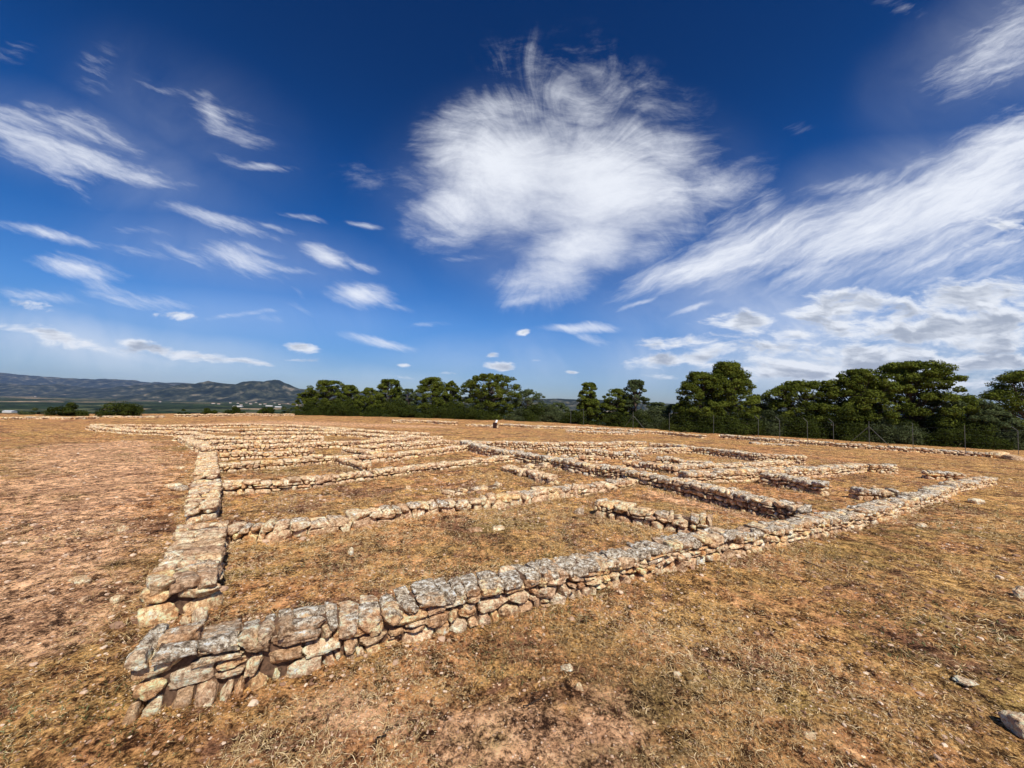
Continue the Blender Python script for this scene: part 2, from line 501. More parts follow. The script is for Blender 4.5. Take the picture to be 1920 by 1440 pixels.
def mat_hill():
    m, t, out = material('wooded_hill')
    p = t.n('ShaderNodeNewGeometry').outputs['Position']
    n1 = t.noise(p, 0.006, 8, 0.72)
    c = t.ramp(n1, [(0.38, (0.006, 0.011, 0.008)), (0.50, (0.022, 0.028, 0.018)), (0.58, (0.075, 0.075, 0.048)), (0.68, (0.24, 0.19, 0.14))])
    g = t.n('ShaderNodeNewGeometry').outputs['Normal']
    sl = t.n('ShaderNodeSeparateXYZ', {0: g}).outputs[2]
    c = t.mix(t.m('MULTIPLY', t.mr(sl, 0.62, 0.35), t.mr(n1, 0.45, 0.6)), c, (0.36, 0.29, 0.23))
    principled(t, out, c, 1.0, None, 0.0)
    return m


def mat_stone(kind='facing'):
    m, t, out = material('stone_'+kind)
    p = t.n('ShaderNodeTexCoord').outputs['Object']
    g = t.n('ShaderNodeNewGeometry')
    tint = t.n('ShaderNodeAttribute', attribute_name='tint').outputs['Fac']
    lich = t.n('ShaderNodeAttribute', attribute_name='lichen').outputs['Fac']
    n1 = t.noise(p, 11.0, 8, 0.72, 0.4)
    n2 = t.noise(t.map(p, (3, 5, 1), (0.2, 0.3, 0), (1, 1, 3.2)), 16.0, 6, 0.7, 0.8)
    base = t.ramp(tint, [(0.0, (0.50, 0.30, 0.17)), (0.18, (0.72, 0.51, 0.33)), (0.36, (0.50, 0.36, 0.27)), (0.52, (0.72, 0.56, 0.38)),
                         (0.68, (0.42, 0.31, 0.22)), (0.82, (0.60, 0.38, 0.19)), (0.92, (0.80, 0.72, 0.62)), (1.0, (0.45, 0.40, 0.36))])
    c = t.mix(t.mr(n1, 0.32, 0.7), t.mix(1.0, base, (0.52, 0.43, 0.35), 'MULTIPLY'), t.mix(0.45, base, (0.97, 0.85, 0.66)))
    c = t.mix(t.mr(n2, 0.55, 0.75, 0, 0.55), c, (0.60, 0.36, 0.17))
    c = t.mix(t.mr(n2, 0.44, 0.30, 0, 0.7), c, (0.15, 0.105, 0.08))
    # pale bloom
    n3 = t.noise(t.map(p, (9, 2, 4)), 7.0, 8, 0.7)
    c = t.mix(t.mr(n3, 0.56, 0.68, 0, 0.6), c, (0.86, 0.80, 0.71))
    tone = t.m('FRACT', t.m('MULTIPLY', tint, 37.0))
    c = t.mix(1.0, c, t.ramp(tone, [(0.0, (0.60, 0.55, 0.50)), (0.3, (0.86, 0.82, 0.78)), (0.7, (1.0, 0.98, 0.95)), (1.0, (1.0, 0.86, 0.66))]), 'MULTIPLY')
    # lichen grows on the weathered side of the stones
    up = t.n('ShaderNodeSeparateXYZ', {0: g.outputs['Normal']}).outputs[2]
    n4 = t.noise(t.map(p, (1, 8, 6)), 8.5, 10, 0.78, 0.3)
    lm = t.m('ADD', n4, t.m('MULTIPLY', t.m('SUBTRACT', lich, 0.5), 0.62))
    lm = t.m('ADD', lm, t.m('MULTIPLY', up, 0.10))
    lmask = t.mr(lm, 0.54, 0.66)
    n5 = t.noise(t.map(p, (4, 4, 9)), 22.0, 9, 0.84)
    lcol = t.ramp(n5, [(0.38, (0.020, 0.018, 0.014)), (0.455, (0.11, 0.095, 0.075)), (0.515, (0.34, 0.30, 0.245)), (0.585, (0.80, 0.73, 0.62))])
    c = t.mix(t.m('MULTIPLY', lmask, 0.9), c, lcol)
    n6 = t.noise(t.map(p, (14, 4, 2)), 24.0, 9, 0.82)
    c = t.vm('SCALE', t.mix(1.0, c, t.ramp(n6, [(0.42, (0.22, 0.185, 0.15)), (0.465, (0.40, 0.36, 0.315)), (0.51, (0.53, 0.49, 0.44)), (0.57, (0.72, 0.68, 0.62))]), 'MULTIPLY'), sc=3.35).outputs[0]
    c = t.mix(1.0, c, (0.90, 0.90, 0.90), 'DARKEN')
    h = t.m('ADD', t.m('MULTIPLY', n1, 1.0), t.m('MULTIPLY', n2, 0.55))
    h = t.m('ADD', h, t.m('MULTIPLY', n5, 0.22))
    h = t.m('ADD', h, t.m('MULTIPLY', n6, 0.8))
    principled(t, out, c, 0.92, bump(t, h, 1.0, 0.028), 0.15)
    return m


def mat_simple(name, col, var=0.3, scale=20.0, rough=0.9, spec=0.2, metal=0.0):
    m, t, out = material(name)
    p = t.n('ShaderNodeTexCoord').outputs['Object']
    n = t.noise(p, scale, 5, 0.65)
    c = t.mix(t.mr(n, 0.3, 0.7), tuple(x*(1-var) for x in col), tuple(min(1, x*(1+var)) for x in col))
    pr = principled(t, out, c, rough, bump(t, n, 0.4, 0.01), spec)
    pr.inputs['Metallic'].default_value = metal
    return m


def mat_leaf(name, dark, light, trans=0.25):
    m, t, out = material(name)
    a = t.n('ShaderNodeAttribute', attribute_name='tint').outputs['Fac']
    c = t.mix(a, dark, light)
    d = t.n('ShaderNodeBsdfDiffuse', {'Color': c})
    tr = t.n('ShaderNodeBsdfTranslucent', {'Color': c})
    mx = t.n('ShaderNodeMixShader', {0: trans})
    t.nt.links.new(d.outputs[0], mx.inputs[1])
    t.nt.links.new(tr.outputs[0], mx.inputs[2])
    t.nt.links.new(mx.outputs[0], out.inputs[0])
    return m


def mat_ramp(name, stops, rough=0.9):
    m, t, out = material(name)
    a = t.n('ShaderNodeAttribute', attribute_name='tint').outputs['Fac']
    principled(t, out, t.ramp(a, stops), rough, None, 0.15)
    return m


M_GROUND, M_VALLEY, M_HILL = mat_ground(), mat_valley(), mat_hill()
M_FACE, M_CAP = mat_stone('facing'), mat_stone('capping')
M_MORTAR = mat_simple('earth_mortar', (0.13, 0.075, 0.045), 0.5, 30)
M_BARK = mat_simple('pine_bark', (0.10, 0.07, 0.055), 0.4, 6)
M_PINE = mat_leaf('pine_needles', (0.016, 0.030, 0.005), (0.20, 0.225, 0.036))
M_PINE2 = mat_leaf('grey_pine_needles', (0.022, 0.038, 0.014), (0.17, 0.20, 0.085))
M_BUSH = mat_leaf('shrub_leaves', (0.008, 0.014, 0.004), (0.082, 0.10, 0.020))
M_BUSH2 = mat_leaf('olive_leaves', (0.014, 0.020, 0.009), (0.14, 0.165, 0.07))
M_POST = mat_simple('galvanised_steel', (0.11, 0.11, 0.10), 0.2, 12, 0.6, 0.4)
M_GRASS = mat_ramp('straw', [(0.0, (0.06, 0.032, 0.014)), (0.35, (0.24, 0.145, 0.06)), (0.7, (0.56, 0.375, 0.165)), (1.0, (0.84, 0.65, 0.38))])
M_WEED = mat_ramp('green_weed', [(0.0, (0.05, 0.055, 0.02)), (0.6, (0.12, 0.14, 0.05)), (1.0, (0.25, 0.25, 0.12))])
M_PEB = mat_ramp('pebble', [(0.0, (0.16, 0.08, 0.045)), (0.6, (0.44, 0.27, 0.17)), (1.0, (0.78, 0.60, 0.43))])

def strip(x, y, pts, w0, w1):
    """1 on a winding line of ground points, fading over its width"""
    best = np.zeros_like(x)
    for (a, wa), (b, wb) in zip(zip(pts[:-1], w0[:-1]), zip(pts[1:], w0[1:])):
        d = b-a
        t = np.clip(((x-a[0])*d[0]+(y-a[1])*d[1])/(d[0]**2+d[1]**2), 0, 1)
        dist = np.hypot(x-a[0]-t*d[0], y-a[1]-t*d[1])
        w = wa+(wb-wa)*t
        best = np.maximum(best, np.clip(1-dist/w, 0, 1)**0.7)
    return best


def bare_mask(x, y):
    p1 = [G(*q) for q in ((20, 1180), (110, 1040), (130, 940), (200, 870), (180, 835))]
    p2 = [G(*q) for q in ((330, 800), (520, 792), (800, 800))]
    p3 = [G(*q) for q in ((620, 1330), (760, 1400), (1180, 1370))]
    p4 = [G(*q) for q in ((1230, 930), (1420, 965))]
    return np.clip(strip(x, y, p1, [1.1, 1.3, 1.9, 3.0, 3.4], 0)+strip(x, y, p2, [5, 7, 4], 0)*0.8+strip(x, y, p3, [0.35, 0.45, 0.6], 0)*0.8+strip(x, y, p4, [0.7, 0.8], 0)*0.8, 0, 1)


def green_mask(x, y):
    p1 = [G(*q) for q in ((1890, 1230), (1640, 1060), (1850, 1000))]
    p2 = [G(*q) for q in ((60, 1330), (180, 1300))]
    p3 = [G(*q) for q in ((1300, 1250), (1480, 1330))]
    p4 = [G(*q) for q in ((40, 838), (300, 840))]
    return np.clip(strip(x, y, p1, [1.6, 1.5, 2.5], 0)+strip(x, y, p2, [0.5, 0.6], 0)*0.8+strip(x, y, p3, [0.4, 0.4], 0)*0.4+strip(x, y, p4, [2.2, 2.5], 0), 0, 1)


# ------------------------------------------------------------ ground sheet (plateau, slope and valley floor)
def build_ground():
    th_f = np.linspace(R(-63), R(63), 760)
    th_b = np.linspace(R(63), R(360-63), 90)[1:-1]
    th = np.concatenate([th_f, th_b])
    r = [0.0]
    rr = 0.4
    while rr < 100:
        r.append(rr)
        rr *= 1.0125 if rr > 1.5 else 1.15
    while rr < 30000:
        r.append(rr)
        rr *= 1.045
    r = np.array(r[1:])
    T, Q = np.meshgrid(th, r)
    x, y = np.sin(T)*Q, np.cos(T)*Q
    z = terrain(x, y)
    near = np.clip(1-Q/110, 0, 1)
    z = z+near*(0.030*fbm(x*0.8, y*0.8, oct=3, seed=3)+0.012*fbm(x*5, y*5, oct=3, seed=9)+np.clip(1-Q/22, 0, 1)*0.010*fbm(x*18, y*18, oct=3, seed=31, gain=0.6))
    nr, nt = x.shape
    V = np.stack([x, y, z], -1).reshape(-1, 3)
    V = np.concatenate([V, [[0, 0, float(terrain(0, 0))]]])
    i, j = np.meshgrid(np.arange(nr-1), np.arange(nt), indexing='ij')
    j2 = (j+1) % nt
    F = np.stack([i*nt+j, i*nt+j2, (i+1)*nt+j2, (i+1)*nt+j], -1).reshape(-1, 4)[:, ::-1]
    jj = np.arange(nt)
    F3 = np.stack([np.full(nt, nr*nt), (jj+1) % nt, jj], -1)[:, ::-1]
    cx, cy = V[F[:, 0], 0], V[F[:, 0], 1]
    mi = (cy-np.interp(cx, EX, EY) > 14).astype(int)
    mi = np.concatenate([mi, np.zeros(len(F3), int)])
    o = mesh_np('ground', V, [F, F3], [M_GROUND, M_VALLEY], smooth=True, mat_idx=mi, attrs={'bare': bare_mask(V[:, 0], V[:, 1]), 'green': green_mask(V[:, 0], V[:, 1])})
    tag(o, kind='structure')


build_ground()


# distant hills: heightfields whose crests follow the skyline of the photograph
def hills(name, crest, depth, thick, seed, rough=0.10, nx=260, ny=46):
    """crest: (px, py) skyline; the ridge stands at the given depth and is thick metres deep"""
    xs = np.array([p[0] for p in crest], float)
    pts = np.array([at(px, py, depth) for px, py in crest])
    X = np.linspace(pts[0, 0], pts[-1, 0], nx)
    Z = np.interp(X, pts[:, 0], pts[:, 2])
    v_ = np.linspace(-1, 1, ny)
    XX, VV = np.meshgrid(X, v_)
    ZZ = np.tile(Z, (ny, 1))
    base = -78.0
    prof = np.clip(1-np.abs(VV)**1.25, 0, 1)
    YY = depth+VV*thick
    s = thick/3.0
    n = fbm(XX/s, YY/s, oct=5, seed=seed, gain=0.55)
    gul = np.abs(fbm(XX/(s*0.5), YY/(s*1.6), oct=3, seed=seed+5))
    H = (ZZ-base)*np.clip(prof+(n*0.20-gul*0.28)*np.clip(np.abs(VV)*5, 0.1, 1)*prof, 0, 1.02)
    H *= 1+rough*0.5*vnoise(XX/(s*0.13), YY/(s*0.13), seed=seed+2)*0.4
    V = np.stack([XX, YY, base+H], -1).reshape(-1, 3)
    i, j = np.meshgrid(np.arange(ny-1), np.arange(nx-1), indexing='ij')
    F = np.stack([i*nx+j, i*nx+j+1, (i+1)*nx+j+1, (i+1)*nx+j], -1).reshape(-1, 4)
    o = mesh_np(name, V, F, M_HILL, smooth=True)
    tag(o, kind='structure')


hills('hills', [(-420, 690), (-200, 694), (0, 698), (30, 701), (60, 704), (95, 706), (130, 708), (165, 711), (200, 712), (235, 712), (270, 716), (300, 718), (330, 717), (365, 720), (420, 724), (520, 728), (640, 733), (800, 742)], 11500, 2600, 11)
hills('hills', [(-300, 722), (-60, 716), (0, 718), (60, 722), (110, 720), (160, 727), (230, 726), (270, 722), (305, 719), (330, 724), (380, 736), (470, 741)], 7600, 1300, 23)
hills('hills', [(300, 742), (340, 731), (362, 722), (376, 716), (392, 714), (405, 717), (425, 719), (442, 720), (458, 715), (470, 714), (500, 716), (508, 713), (520, 712), (528, 715), (545, 722), (560, 728), (590, 731), (640, 736), (700, 741), (790, 736), (830, 742), (900, 748)], 6200, 1100, 37, 0.05)
hills('hills', [(700, 748), (800, 744), (900, 744), (1060, 748), (1110, 750), (1180, 750), (1235, 756), (1245, 756), (1290, 758), (1400, 756), (1520, 760), (1700, 764), (1900, 770), (2200, 772)], 5200, 900, 41)

# ------------------------------------------------------------ rubble walls
def cube_grid(n):
    """unit cube surface with n quads along each edge, shared vertices"""
    key, V, F = {}, [], []
    def vid(p):
        k = tuple(p)
        if k not in key:
            key[k] = len(V)
            V.append([2.0*c/n-1 for c in p])
        return key[k]
    for ax in range(3):
        for side in (0, n):
            a, b = (ax+1) % 3, (ax+2) % 3
            for i in range(n):
                for j in range(n):
                    q = []
                    for (di, dj) in ((0, 0), (1, 0), (1, 1), (0, 1)):
                        p = [0, 0, 0]
                        p[ax] = side
                        p[a], p[b] = i+di, j+dj
                        q.append(vid(p))
                    F.append(q if side else q[::-1])
    return np.array(V), np.array(F)


CG = {n: cube_grid(n) for n in (2, 4, 6, 9, 15)}


def unit_stones(N, n, rs, k=(0.30, 0.6), chop=4, rough=0.10):
    """N irregular angular stones filling about [-1,1]^3"""
    c, F = CG[n]
    inf = np.abs(c).max(1, keepdims=True)
    sph = c/np.linalg.norm(c, axis=1, keepdims=True)*1.18
    kk = rs.uniform(k[0], k[1], (N, 1, 1))
    q = c[None]*(1-kk)+sph[None]*kk
    for _ in range(chop):
        nn = rs.normal(size=(N, 1, 3))
        nn /= np.linalg.norm(nn, axis=2, keepdims=True)
        d = rs.uniform(0.80, 1.14, (N, 1, 1))
        over = np.maximum((q*nn).sum(2, keepdims=True)-d, 0)
        q = q-over*nn
    off = rs.uniform(0, 500, (N, 1, 3))
    p = (q+off)
    r1 = fbm(p[..., 0]*1.3, p[..., 1]*1.3, p[..., 2]*1.3, oct=2 if n < 5 else 4, seed=1, gain=0.55)
    q = q*(1+rough*r1[..., None])
    if n >= 4:
        r2 = vnoise(p[..., 0]*2.2, p[..., 1]*2.2, p[..., 2]*2.2, seed=77)
        q[..., 0] += 0.07*r2
        q[..., 1] -= 0.06*r2
    if n >= 9:
        r3 = fbm(p[..., 0]*4.5, p[..., 1]*4.5, p[..., 2]*7.5, oct=3 if n > 9 else 2, seed=131, gain=0.6)
        q = q*(1+0.045*r3[..., None])
    return q, F


class WallPath:
    def __init__(s, pts, side, width):
        P = np.array(pts, float)
        # fine resampling with light rounding
        seg = np.linalg.norm(np.diff(P[:, :2], axis=0), axis=1)
        cum = np.concatenate([[0], np.cumsum(seg)])
        s.L = cum[-1]
        S = np.linspace(0, s.L, max(int(s.L/0.25), 4))
        X, Y = np.interp(S, cum, P[:, 0]), np.interp(S, cum, P[:, 1])
        for _ in range(2):
            X[1:-1] = (X[:-2]+2*X[1:-1]+X[2:])/4
            Y[1:-1] = (Y[:-2]+2*Y[1:-1]+Y[2:])/4
        tx, ty = np.gradient(X), np.gradient(Y)
        l = np.hypot(tx, ty)
        tx, ty = tx/l, ty/l
        s.S, s.X, s.Y, s.tx, s.ty = S, X, Y, tx, ty
        s.nx, s.ny = -ty*side, tx*side
        s.Z = terrain(X+s.nx*width/2, Y+s.ny*width/2)
        s.side = side

    def to_world(s, a, h, w):
        """a along, h up, w across (0 = reference face)"""
        ov = np.where(a < 0, a, np.where(a > s.L, a-s.L, 0))
        ac = np.clip(a, 0, s.L)
        X, Y, Z = (np.interp(ac, s.S, q) for q in (s.X, s.Y, s.Z))
        nx, ny, tx, ty = (np.interp(ac, s.S, q) for q in (s.nx, s.ny, s.tx, s.ty))
        return np.stack([X+nx*w+tx*ov, Y+ny*w+ty*ov, Z+h], -1)


def split_rects(L, a0, a1, rs, w_mean, w_var):
    xs = [a0]
    while xs[-1] < a1-0.6*w_mean:
        xs.append(xs[-1]+w_mean*rs.uniform(1-w_var, 1+w_var*1.3))
    xs[-1] = a1
    return xs


WALLS, FOOT = [], []


def stone_wall(label, pts, width, height, side=1, size=1.0, lichen=0.3, cap_l=None, face_tone=None, seed=None, group=None, name='stone_wall', cat='stone wall', rubble=0.0, world=False, boulder=None):
    """pts: pixels of the foot of the face we see; height metres (one value or one per point)"""
    if seed is None:
        seed = len(WALLS)*13+5
    rs = np.random.default_rng(seed)
    P = [(p if world else G(*p)) for p in pts]
    wp = WallPath(P, side, width)
    nf_ = int(wp.L*60)
    fa = rs.uniform(0, wp.L, nf_)
    fw = np.where(rs.random(nf_) < 0.6, -np.abs(rs.normal(0, 0.11, nf_)), width+np.abs(rs.normal(0, 0.11, nf_)))
    FOOT.append(wp.to_world(fa, fa*0, fw)[:, :2])
    cumP = np.concatenate([[0], np.cumsum([np.hypot(P[i+1][0]-P[i][0], P[i+1][1]-P[i][1]) for i in range(len(P)-1)])])
    hs = height if isinstance(height, (list, tuple)) else [height]*len(P)
    Hf = lambda a: np.interp(a, cumP, hs)+0.035*vnoise(np.asarray(a)*2.1, np.asarray(a)*0+seed, seed=4)*min(1, np.mean(hs)/0.25)
    cap_l = lichen if cap_l is None else cap_l
    base = wp.to_world(np.array([wp.L/2]), np.array([0.0]), np.array([width/2]))[0]
    root = thing(name, base, label, cat, group)
    root['kind'] = 'thing'
    dist = lambda X: np.linalg.norm(X[:, :2], axis=1)

    def emit(boxes, axis_up, mat, nm, lich, tone, kround, chop=9):
        """boxes: (a0,a1,h0,h1,w0,w1) arrays; warp and map to the world"""
        B = np.array(boxes)
        ctr = wp.to_world((B[:, 0]+B[:, 1])/2, B[:, 2], (B[:, 4]+B[:, 5])/2)
        dd = dist(ctr)
        lev = np.where(dd < 4.6, 15, np.where(dd < 7.5, 9, np.where(dd < 12, 6, np.where(dd < 26, 4, 2))))
        Vs, Fs, Ts, Ls, o = [], [], [], [], 0
        for n in (15, 9, 6, 4, 2):
            idx = np.where(lev == n)[0]
            if not len(idx):
                continue
            q, F = unit_stones(len(idx), n, rs, kround, chop if n > 4 else (5 if n > 2 else 2), 0.085 if n > 2 else 0.08)
            b = B[idx]
            a = b[:, None, 0]+(q[..., 0]+1)/2*(b[:, None, 1]-b[:, None, 0])
            h = b[:, None, 2]+(q[..., 2]+1)/2*(b[:, None, 3]-b[:, None, 2])
            w = b[:, None, 4]+(q[..., 1]+1)/2*(b[:, None, 5]-b[:, None, 4])
            # continuous warp keeps neighbours fitting while no joint stays straight
            sc = 3.0/size
            wa, wh = vnoise(a*sc, h*sc*1.4, w*sc, seed=seed+1), vnoise(a*sc, h*sc*1.4, w*sc, seed=seed+2)
            ww = vnoise(a*sc, h*sc, w*sc, seed=seed+3)
            damp = 0.040*size
            if axis_up:
                a = a+damp*wa*1.2
                w = w+damp*ww*0.7
                h = h+0.012*wh
            else:
                a = a+damp*wa
                h = h+damp*wh*np.clip(h/0.1, 0, 1)*0.9
                w = w+0.018*ww
            V = wp.to_world(a, h, w)
            Vs.append(V.reshape(-1, 3))
            nv = q.shape[1]
            FF = (F[None]+np.arange(len(idx))[:, None, None]*nv).reshape(-1, 4)
            if side < 0:
                FF = FF[:, ::-1]
            Fs.append(FF+o)
            o += len(idx)*nv
            tt = rs.uniform(tone[0], tone[1], len(idx))
            ll = np.clip(lich+rs.uniform(-0.28, 0.28, len(idx)), 0, 1)
            Ts.append(np.repeat(tt, nv))
            hf = h.reshape(-1)
            Lr = np.repeat(ll, nv)
            if not axis_up:
                Hh = Hf(a).reshape(-1)
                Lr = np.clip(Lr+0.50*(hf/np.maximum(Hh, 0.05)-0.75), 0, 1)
            Ls.append(Lr)
        mesh_np(nm, np.concatenate(Vs), np.concatenate(Fs), mat, root, True, {'tint': np.concatenate(Ts), 'lichen': np.concatenate(Ls)}, loc=base)

    if boulder:
        bl, bh = boulder
        emit([(-0.02, bl, bh, float(Hf(bl/2))+0.01, -0.015, width*0.97)], False, M_CAP, 'cornerstone', 0.50, (0.15, 0.17), (0.10, 0.14), 0)
    # ---- facing: two leaves of stones meeting in the middle
    boxes = []
    capt = 0.075*size
    Hm = float(np.mean(hs))
    nc = max(1, int(round((Hm-capt*0.7)/(0.085*size))))
    for leaf in (0, 1):
        fr = np.sort(rs.uniform(0.85, 1.15, nc))
        for c in range(nc):
            xs = split_rects(wp.L, 0, wp.L, rs, 0.165*size*rs.uniform(0.8, 1.25), 0.6)
            for a0, a1 in zip(xs[:-1], xs[1:]):
                H = float(Hf((a0+a1)/2))-capt*0.8
                h0 = H*c/nc-(0.07 if c == 0 else 0)
                h1 = H*(c+1)/nc
                g = 0.009*size
                dep = width*rs.uniform(0.42, 0.56)
                prot = rs.uniform(-0.026, 0.030)*size
                subs = [(a0, a1, h0, h1)]
                u_ = rs.random()
                if u_ < 0.12 and (h1-h0) > 0.07*size:
                    f = rs.uniform(0.4, 0.6)
                    subs = [(a0, a1, h0, h0+(h1-h0)*f), (a0, a1, h0+(h1-h0)*f, h1)]
                elif u_ < 0.3 and a1-a0 > 0.16*size:
                    f = rs.uniform(0.35, 0.65)
                    m_ = a0+(a1-a0)*f
                    subs = [(a0, m_, h0, h1), (m_, a1, h0, h1)]
                    if rs.random() < 0.5:
                        hm = h0+(h1-h0)*rs.uniform(0.4, 0.6)
                        subs = [(a0, m_, h0, h1), (m_, a1, h0, hm), (m_, a1, hm, h1)]
                for (p0, p1, q0, q1) in subs:
                    if boulder and p0 < boulder[0]-0.06 and q1 > boulder[1]+0.01:
                        if q0 > boulder[1]-0.05:
                            continue
                        q1 = boulder[1]-0.005
                    pr = prot+rs.uniform(-0.010, 0.010)
                    e0 = -0.02*rs.random() if p0 == 0 else 0
                    if leaf == 0:
                        boxes.append((p0+g+e0, p1-g, q0+g*0.6, q1-g*0.6, -pr, dep))
                    else:
                        boxes.append((p0+g+e0, p1-g, q0+g*0.6, q1-g*0.6, width-dep, width+pr))
    emit(boxes, False, M_FACE, 'facing', lichen*0.75, face_tone or (0.0, 1.0), (0.16, 0.36))
    # ---- capping: weathered stones laid across the top
    boxes = []
    a = -0.01 if not boulder else boulder[0]+0.005
    while a < wp.L-0.05:
        da = min(0.155*size*rs.uniform(0.55, 1.6), wp.L-a+0.02)
        na = max(1, int(round(width/(0.15*size)*rs.uniform(0.6, 1.2))))
        cuts = np.concatenate([[0], np.sort(rs.uniform(0.25, 0.75, na-1)) if na == 2 else (np.linspace(0, 1, na+1)[1:-1]+rs.uniform(-0.08, 0.08, max(na-1, 0))), [1]])
        for c0, c1 in zip(cuts[:-1], cuts[1:]):
            H = float(Hf(a+da/2))
            up = rs.uniform(-0.014, 0.016)*size
            if rs.random() < rubble:
                up -= 0.05*size
            sh = rs.uniform(-0.03, 0.03)*size
            boxes.append((a+0.004+sh*0.3, a+da-0.004+sh*0.3, H-capt*rs.uniform(1.0, 1.5), H+up, c0*width-0.018*rs.random()-0.004, c1*width+0.018*rs.random()))
        a += da
    emit(boxes, True, M_CAP, 'capping', cap_l, face_tone or (0.0, 1.0), (0.08, 0.20))
    # ---- mortar and earth packed between the stones
    e_ = min(0.10, wp.L*0.15)
    S = np.linspace(e_, wp.L-e_, max(int(wp.L/0.08), 3))
    H = Hf(S)
    ins = 0.075*size
    prof = [(ins, -0.1), (ins, 1), (width-ins, 1), (width-ins, -0.1)]
    V = []
    for (w, k_) in prof:
        hh = (H-0.034*size+0.012*vnoise(S*9, S*0+w*9, seed=3)) if k_ == 1 else np.full_like(S, -0.1)
        V.append(wp.to_world(S, hh, np.full_like(S, w)+0.018*vnoise(S*9, S*0+w*5+k_, seed=8)))
    n_ = len(S)
    V = np.concatenate(V)
    i = np.arange(n_-1)
    F = [np.stack([k*n_+i, k*n_+i+1, (k+1)*n_+i+1, (k+1)*n_+i], -1) for k in range(3)]
    F.append(np.array([[0, n_, 2*n_, 3*n_], [n_-1, 4*n_-1, 3*n_-1, 2*n_-1]]))
    mesh_np('mortar', V, F, M_MORTAR, root, False, loc=base)
    WALLS.append(root)
    return root


GRP_NEAR = 'rubble wall footings of the excavated houses'
CREAM = (0.12, 0.62)
# the long wall across the foreground
stone_wall('long grey-capped rubble wall crossing the foreground from lower left corner to far right',
           [(241, 1364), (350, 1337), (489, 1298), (645, 1243), (786, 1205), (893, 1179), (1000, 1146), (1112, 1116), (1219, 1084), (1325, 1056), (1396, 1042), (1500, 1015), (1606, 992), (1680, 972), (1745, 948), (1802, 922), (1870, 908)],
           0.34, [0.45, 0.43, 0.39, .33, .32, .32, .32, .33, .32, .31, .30, .28, .27, .26, .26, .24, .22], 1, 0.98, 0.36, 0.62, seed=11, group=GRP_NEAR)
# wide wall blocks on the left
stone_wall('wide cream wall block at left, nearest of the three in line', [(404, 1146), (413, 1080), (422, 1014)], 0.52, 0.29, 1, 1.25, 0.12, 0.30, CREAM, group=GRP_NEAR)
stone_wall('wide cream wall block at left, middle of the three in line', [(409, 975), (412, 924)], 0.44, 0.29, 1, 1.1, 0.10, 0.25, CREAM, group=GRP_NEAR)
stone_wall('wide cream wall block at left, farthest of the three in line', [(409, 906), (405, 863)], 0.46, 0.27, 1, 1.1, 0.08, 0.20, CREAM, group=GRP_NEAR)
# cross walls of the sunlit houses on the left
stone_wall('long low rounded-stone wall from the nearest wide block to the middle of the dark wall',
           [(420, 1019), (468, 1018), (540, 1010), (609, 998), (680, 988), (771, 972), (844, 964), (932, 955), (1034, 938), (1107, 926), (1204, 909)], 0.30, [.22, .2, .2, .2, .22, .24, .22, .24, .22, .2, .2], 1, 1.25, 0.25, 0.35, CREAM, group=GRP_NEAR)
stone_wall('low pale wall running right from the middle wide block', [(412, 930), (461, 927), (577, 916), (640, 906), (713, 897), (786, 886), (873, 876), (975, 864)], 0.30, [.28, .25, .24, .22, .22, .2, .2, .2], 1, 1.15, 0.2, 0.25, CREAM, group=GRP_NEAR)
stone_wall('pale wall running right from the farthest wide block, with a short spur at its bend', [(411, 888), (519, 879), (600, 869), (660, 869), (713, 866), (786, 858), (880, 845)], 0.30, .25, 1, 1.15, 0.2, 0.2, CREAM, group=GRP_NEAR)
stone_wall('short pale spur wall ending free in the second left room', [(622, 868), (680, 886)], 0.30, .24, 1, 1.15, 0.1, 0.2, CREAM, group=GRP_NEAR)
stone_wall('short straight wall behind the farthest wide block, ending free at its right', [(411, 865), (500, 860), (592, 855)], 0.30, .24, 1, 1.1, 0.2, 0.2, CREAM, group=GRP_NEAR)
stone_wall('short bright-topped diagonal wall in the middle of the left rooms', [(640, 849), (697, 857)], 0.42, .20, 1, 1.1, 0.1, 0.12, CREAM, group=GRP_NEAR)
stone_wall('long thin wall behind the short straight wall, left rooms', [(391, 849), (500, 845), (640, 840), (712, 835), (790, 828)], 0.32, .26, 1, 1.1, 0.25, 0.25, CREAM, group=GRP_NEAR)
stone_wall('pale wall joining the left rooms to the far end of the dark wall', [(675, 847), (760, 842), (830, 836), (862, 835)], 0.32, .26, 1, 1.1, 0.2, 0.2, CREAM, group=GRP_NEAR)
stone_wall('pale diagonal wall stepping down toward the farthest wide block', [(334, 829), (378, 852)], 0.40, .25, 1, 1.1, 0.1, 0.2, CREAM, group=GRP_NEAR)
stone_wall('thin wall in front of the small far room on the left', [(362, 840), (450, 836), (563, 833)], 0.35, .24, 1, 1.1, 0.2, 0.2, CREAM, group=GRP_NEAR)
stone_wall('thin wall closing the small far room on the left, pointed left end', [(322, 827), (452, 829), (607, 827)], 0.4, .25, 1, 1.1, 0.2, 0.2, CREAM, group=GRP_NEAR)
stone_wall('short diagonal wall linking two thin far walls on the left', [(356, 819), (391, 828)], 0.4, .25, 1, 1.1, 0.1, 0.2, CREAM, group=GRP_NEAR)
stone_wall('leftmost long thin wall, starting alone on the left grass', [(160, 807), (213, 812), (271, 816), (356, 818)], 0.45, .25, 1, 1.1, 0.2, 0.2, CREAM, group=GRP_NEAR)
stone_wall('farthest long wall of the left rooms, curving along their back', [(169, 803), (344, 803), (461, 800), (548, 803), (647, 810), (720, 816), (800, 820)], 0.45, .24, 1, 1.1, 0.2, 0.15, CREAM, group=GRP_NEAR)
stone_wall('thin wall just in front of the curving back wall, left half', [(213, 808), (344, 810), (449, 812)], 0.4, .24, 1, 1.1, 0.2, 0.2, CREAM, group=GRP_NEAR)
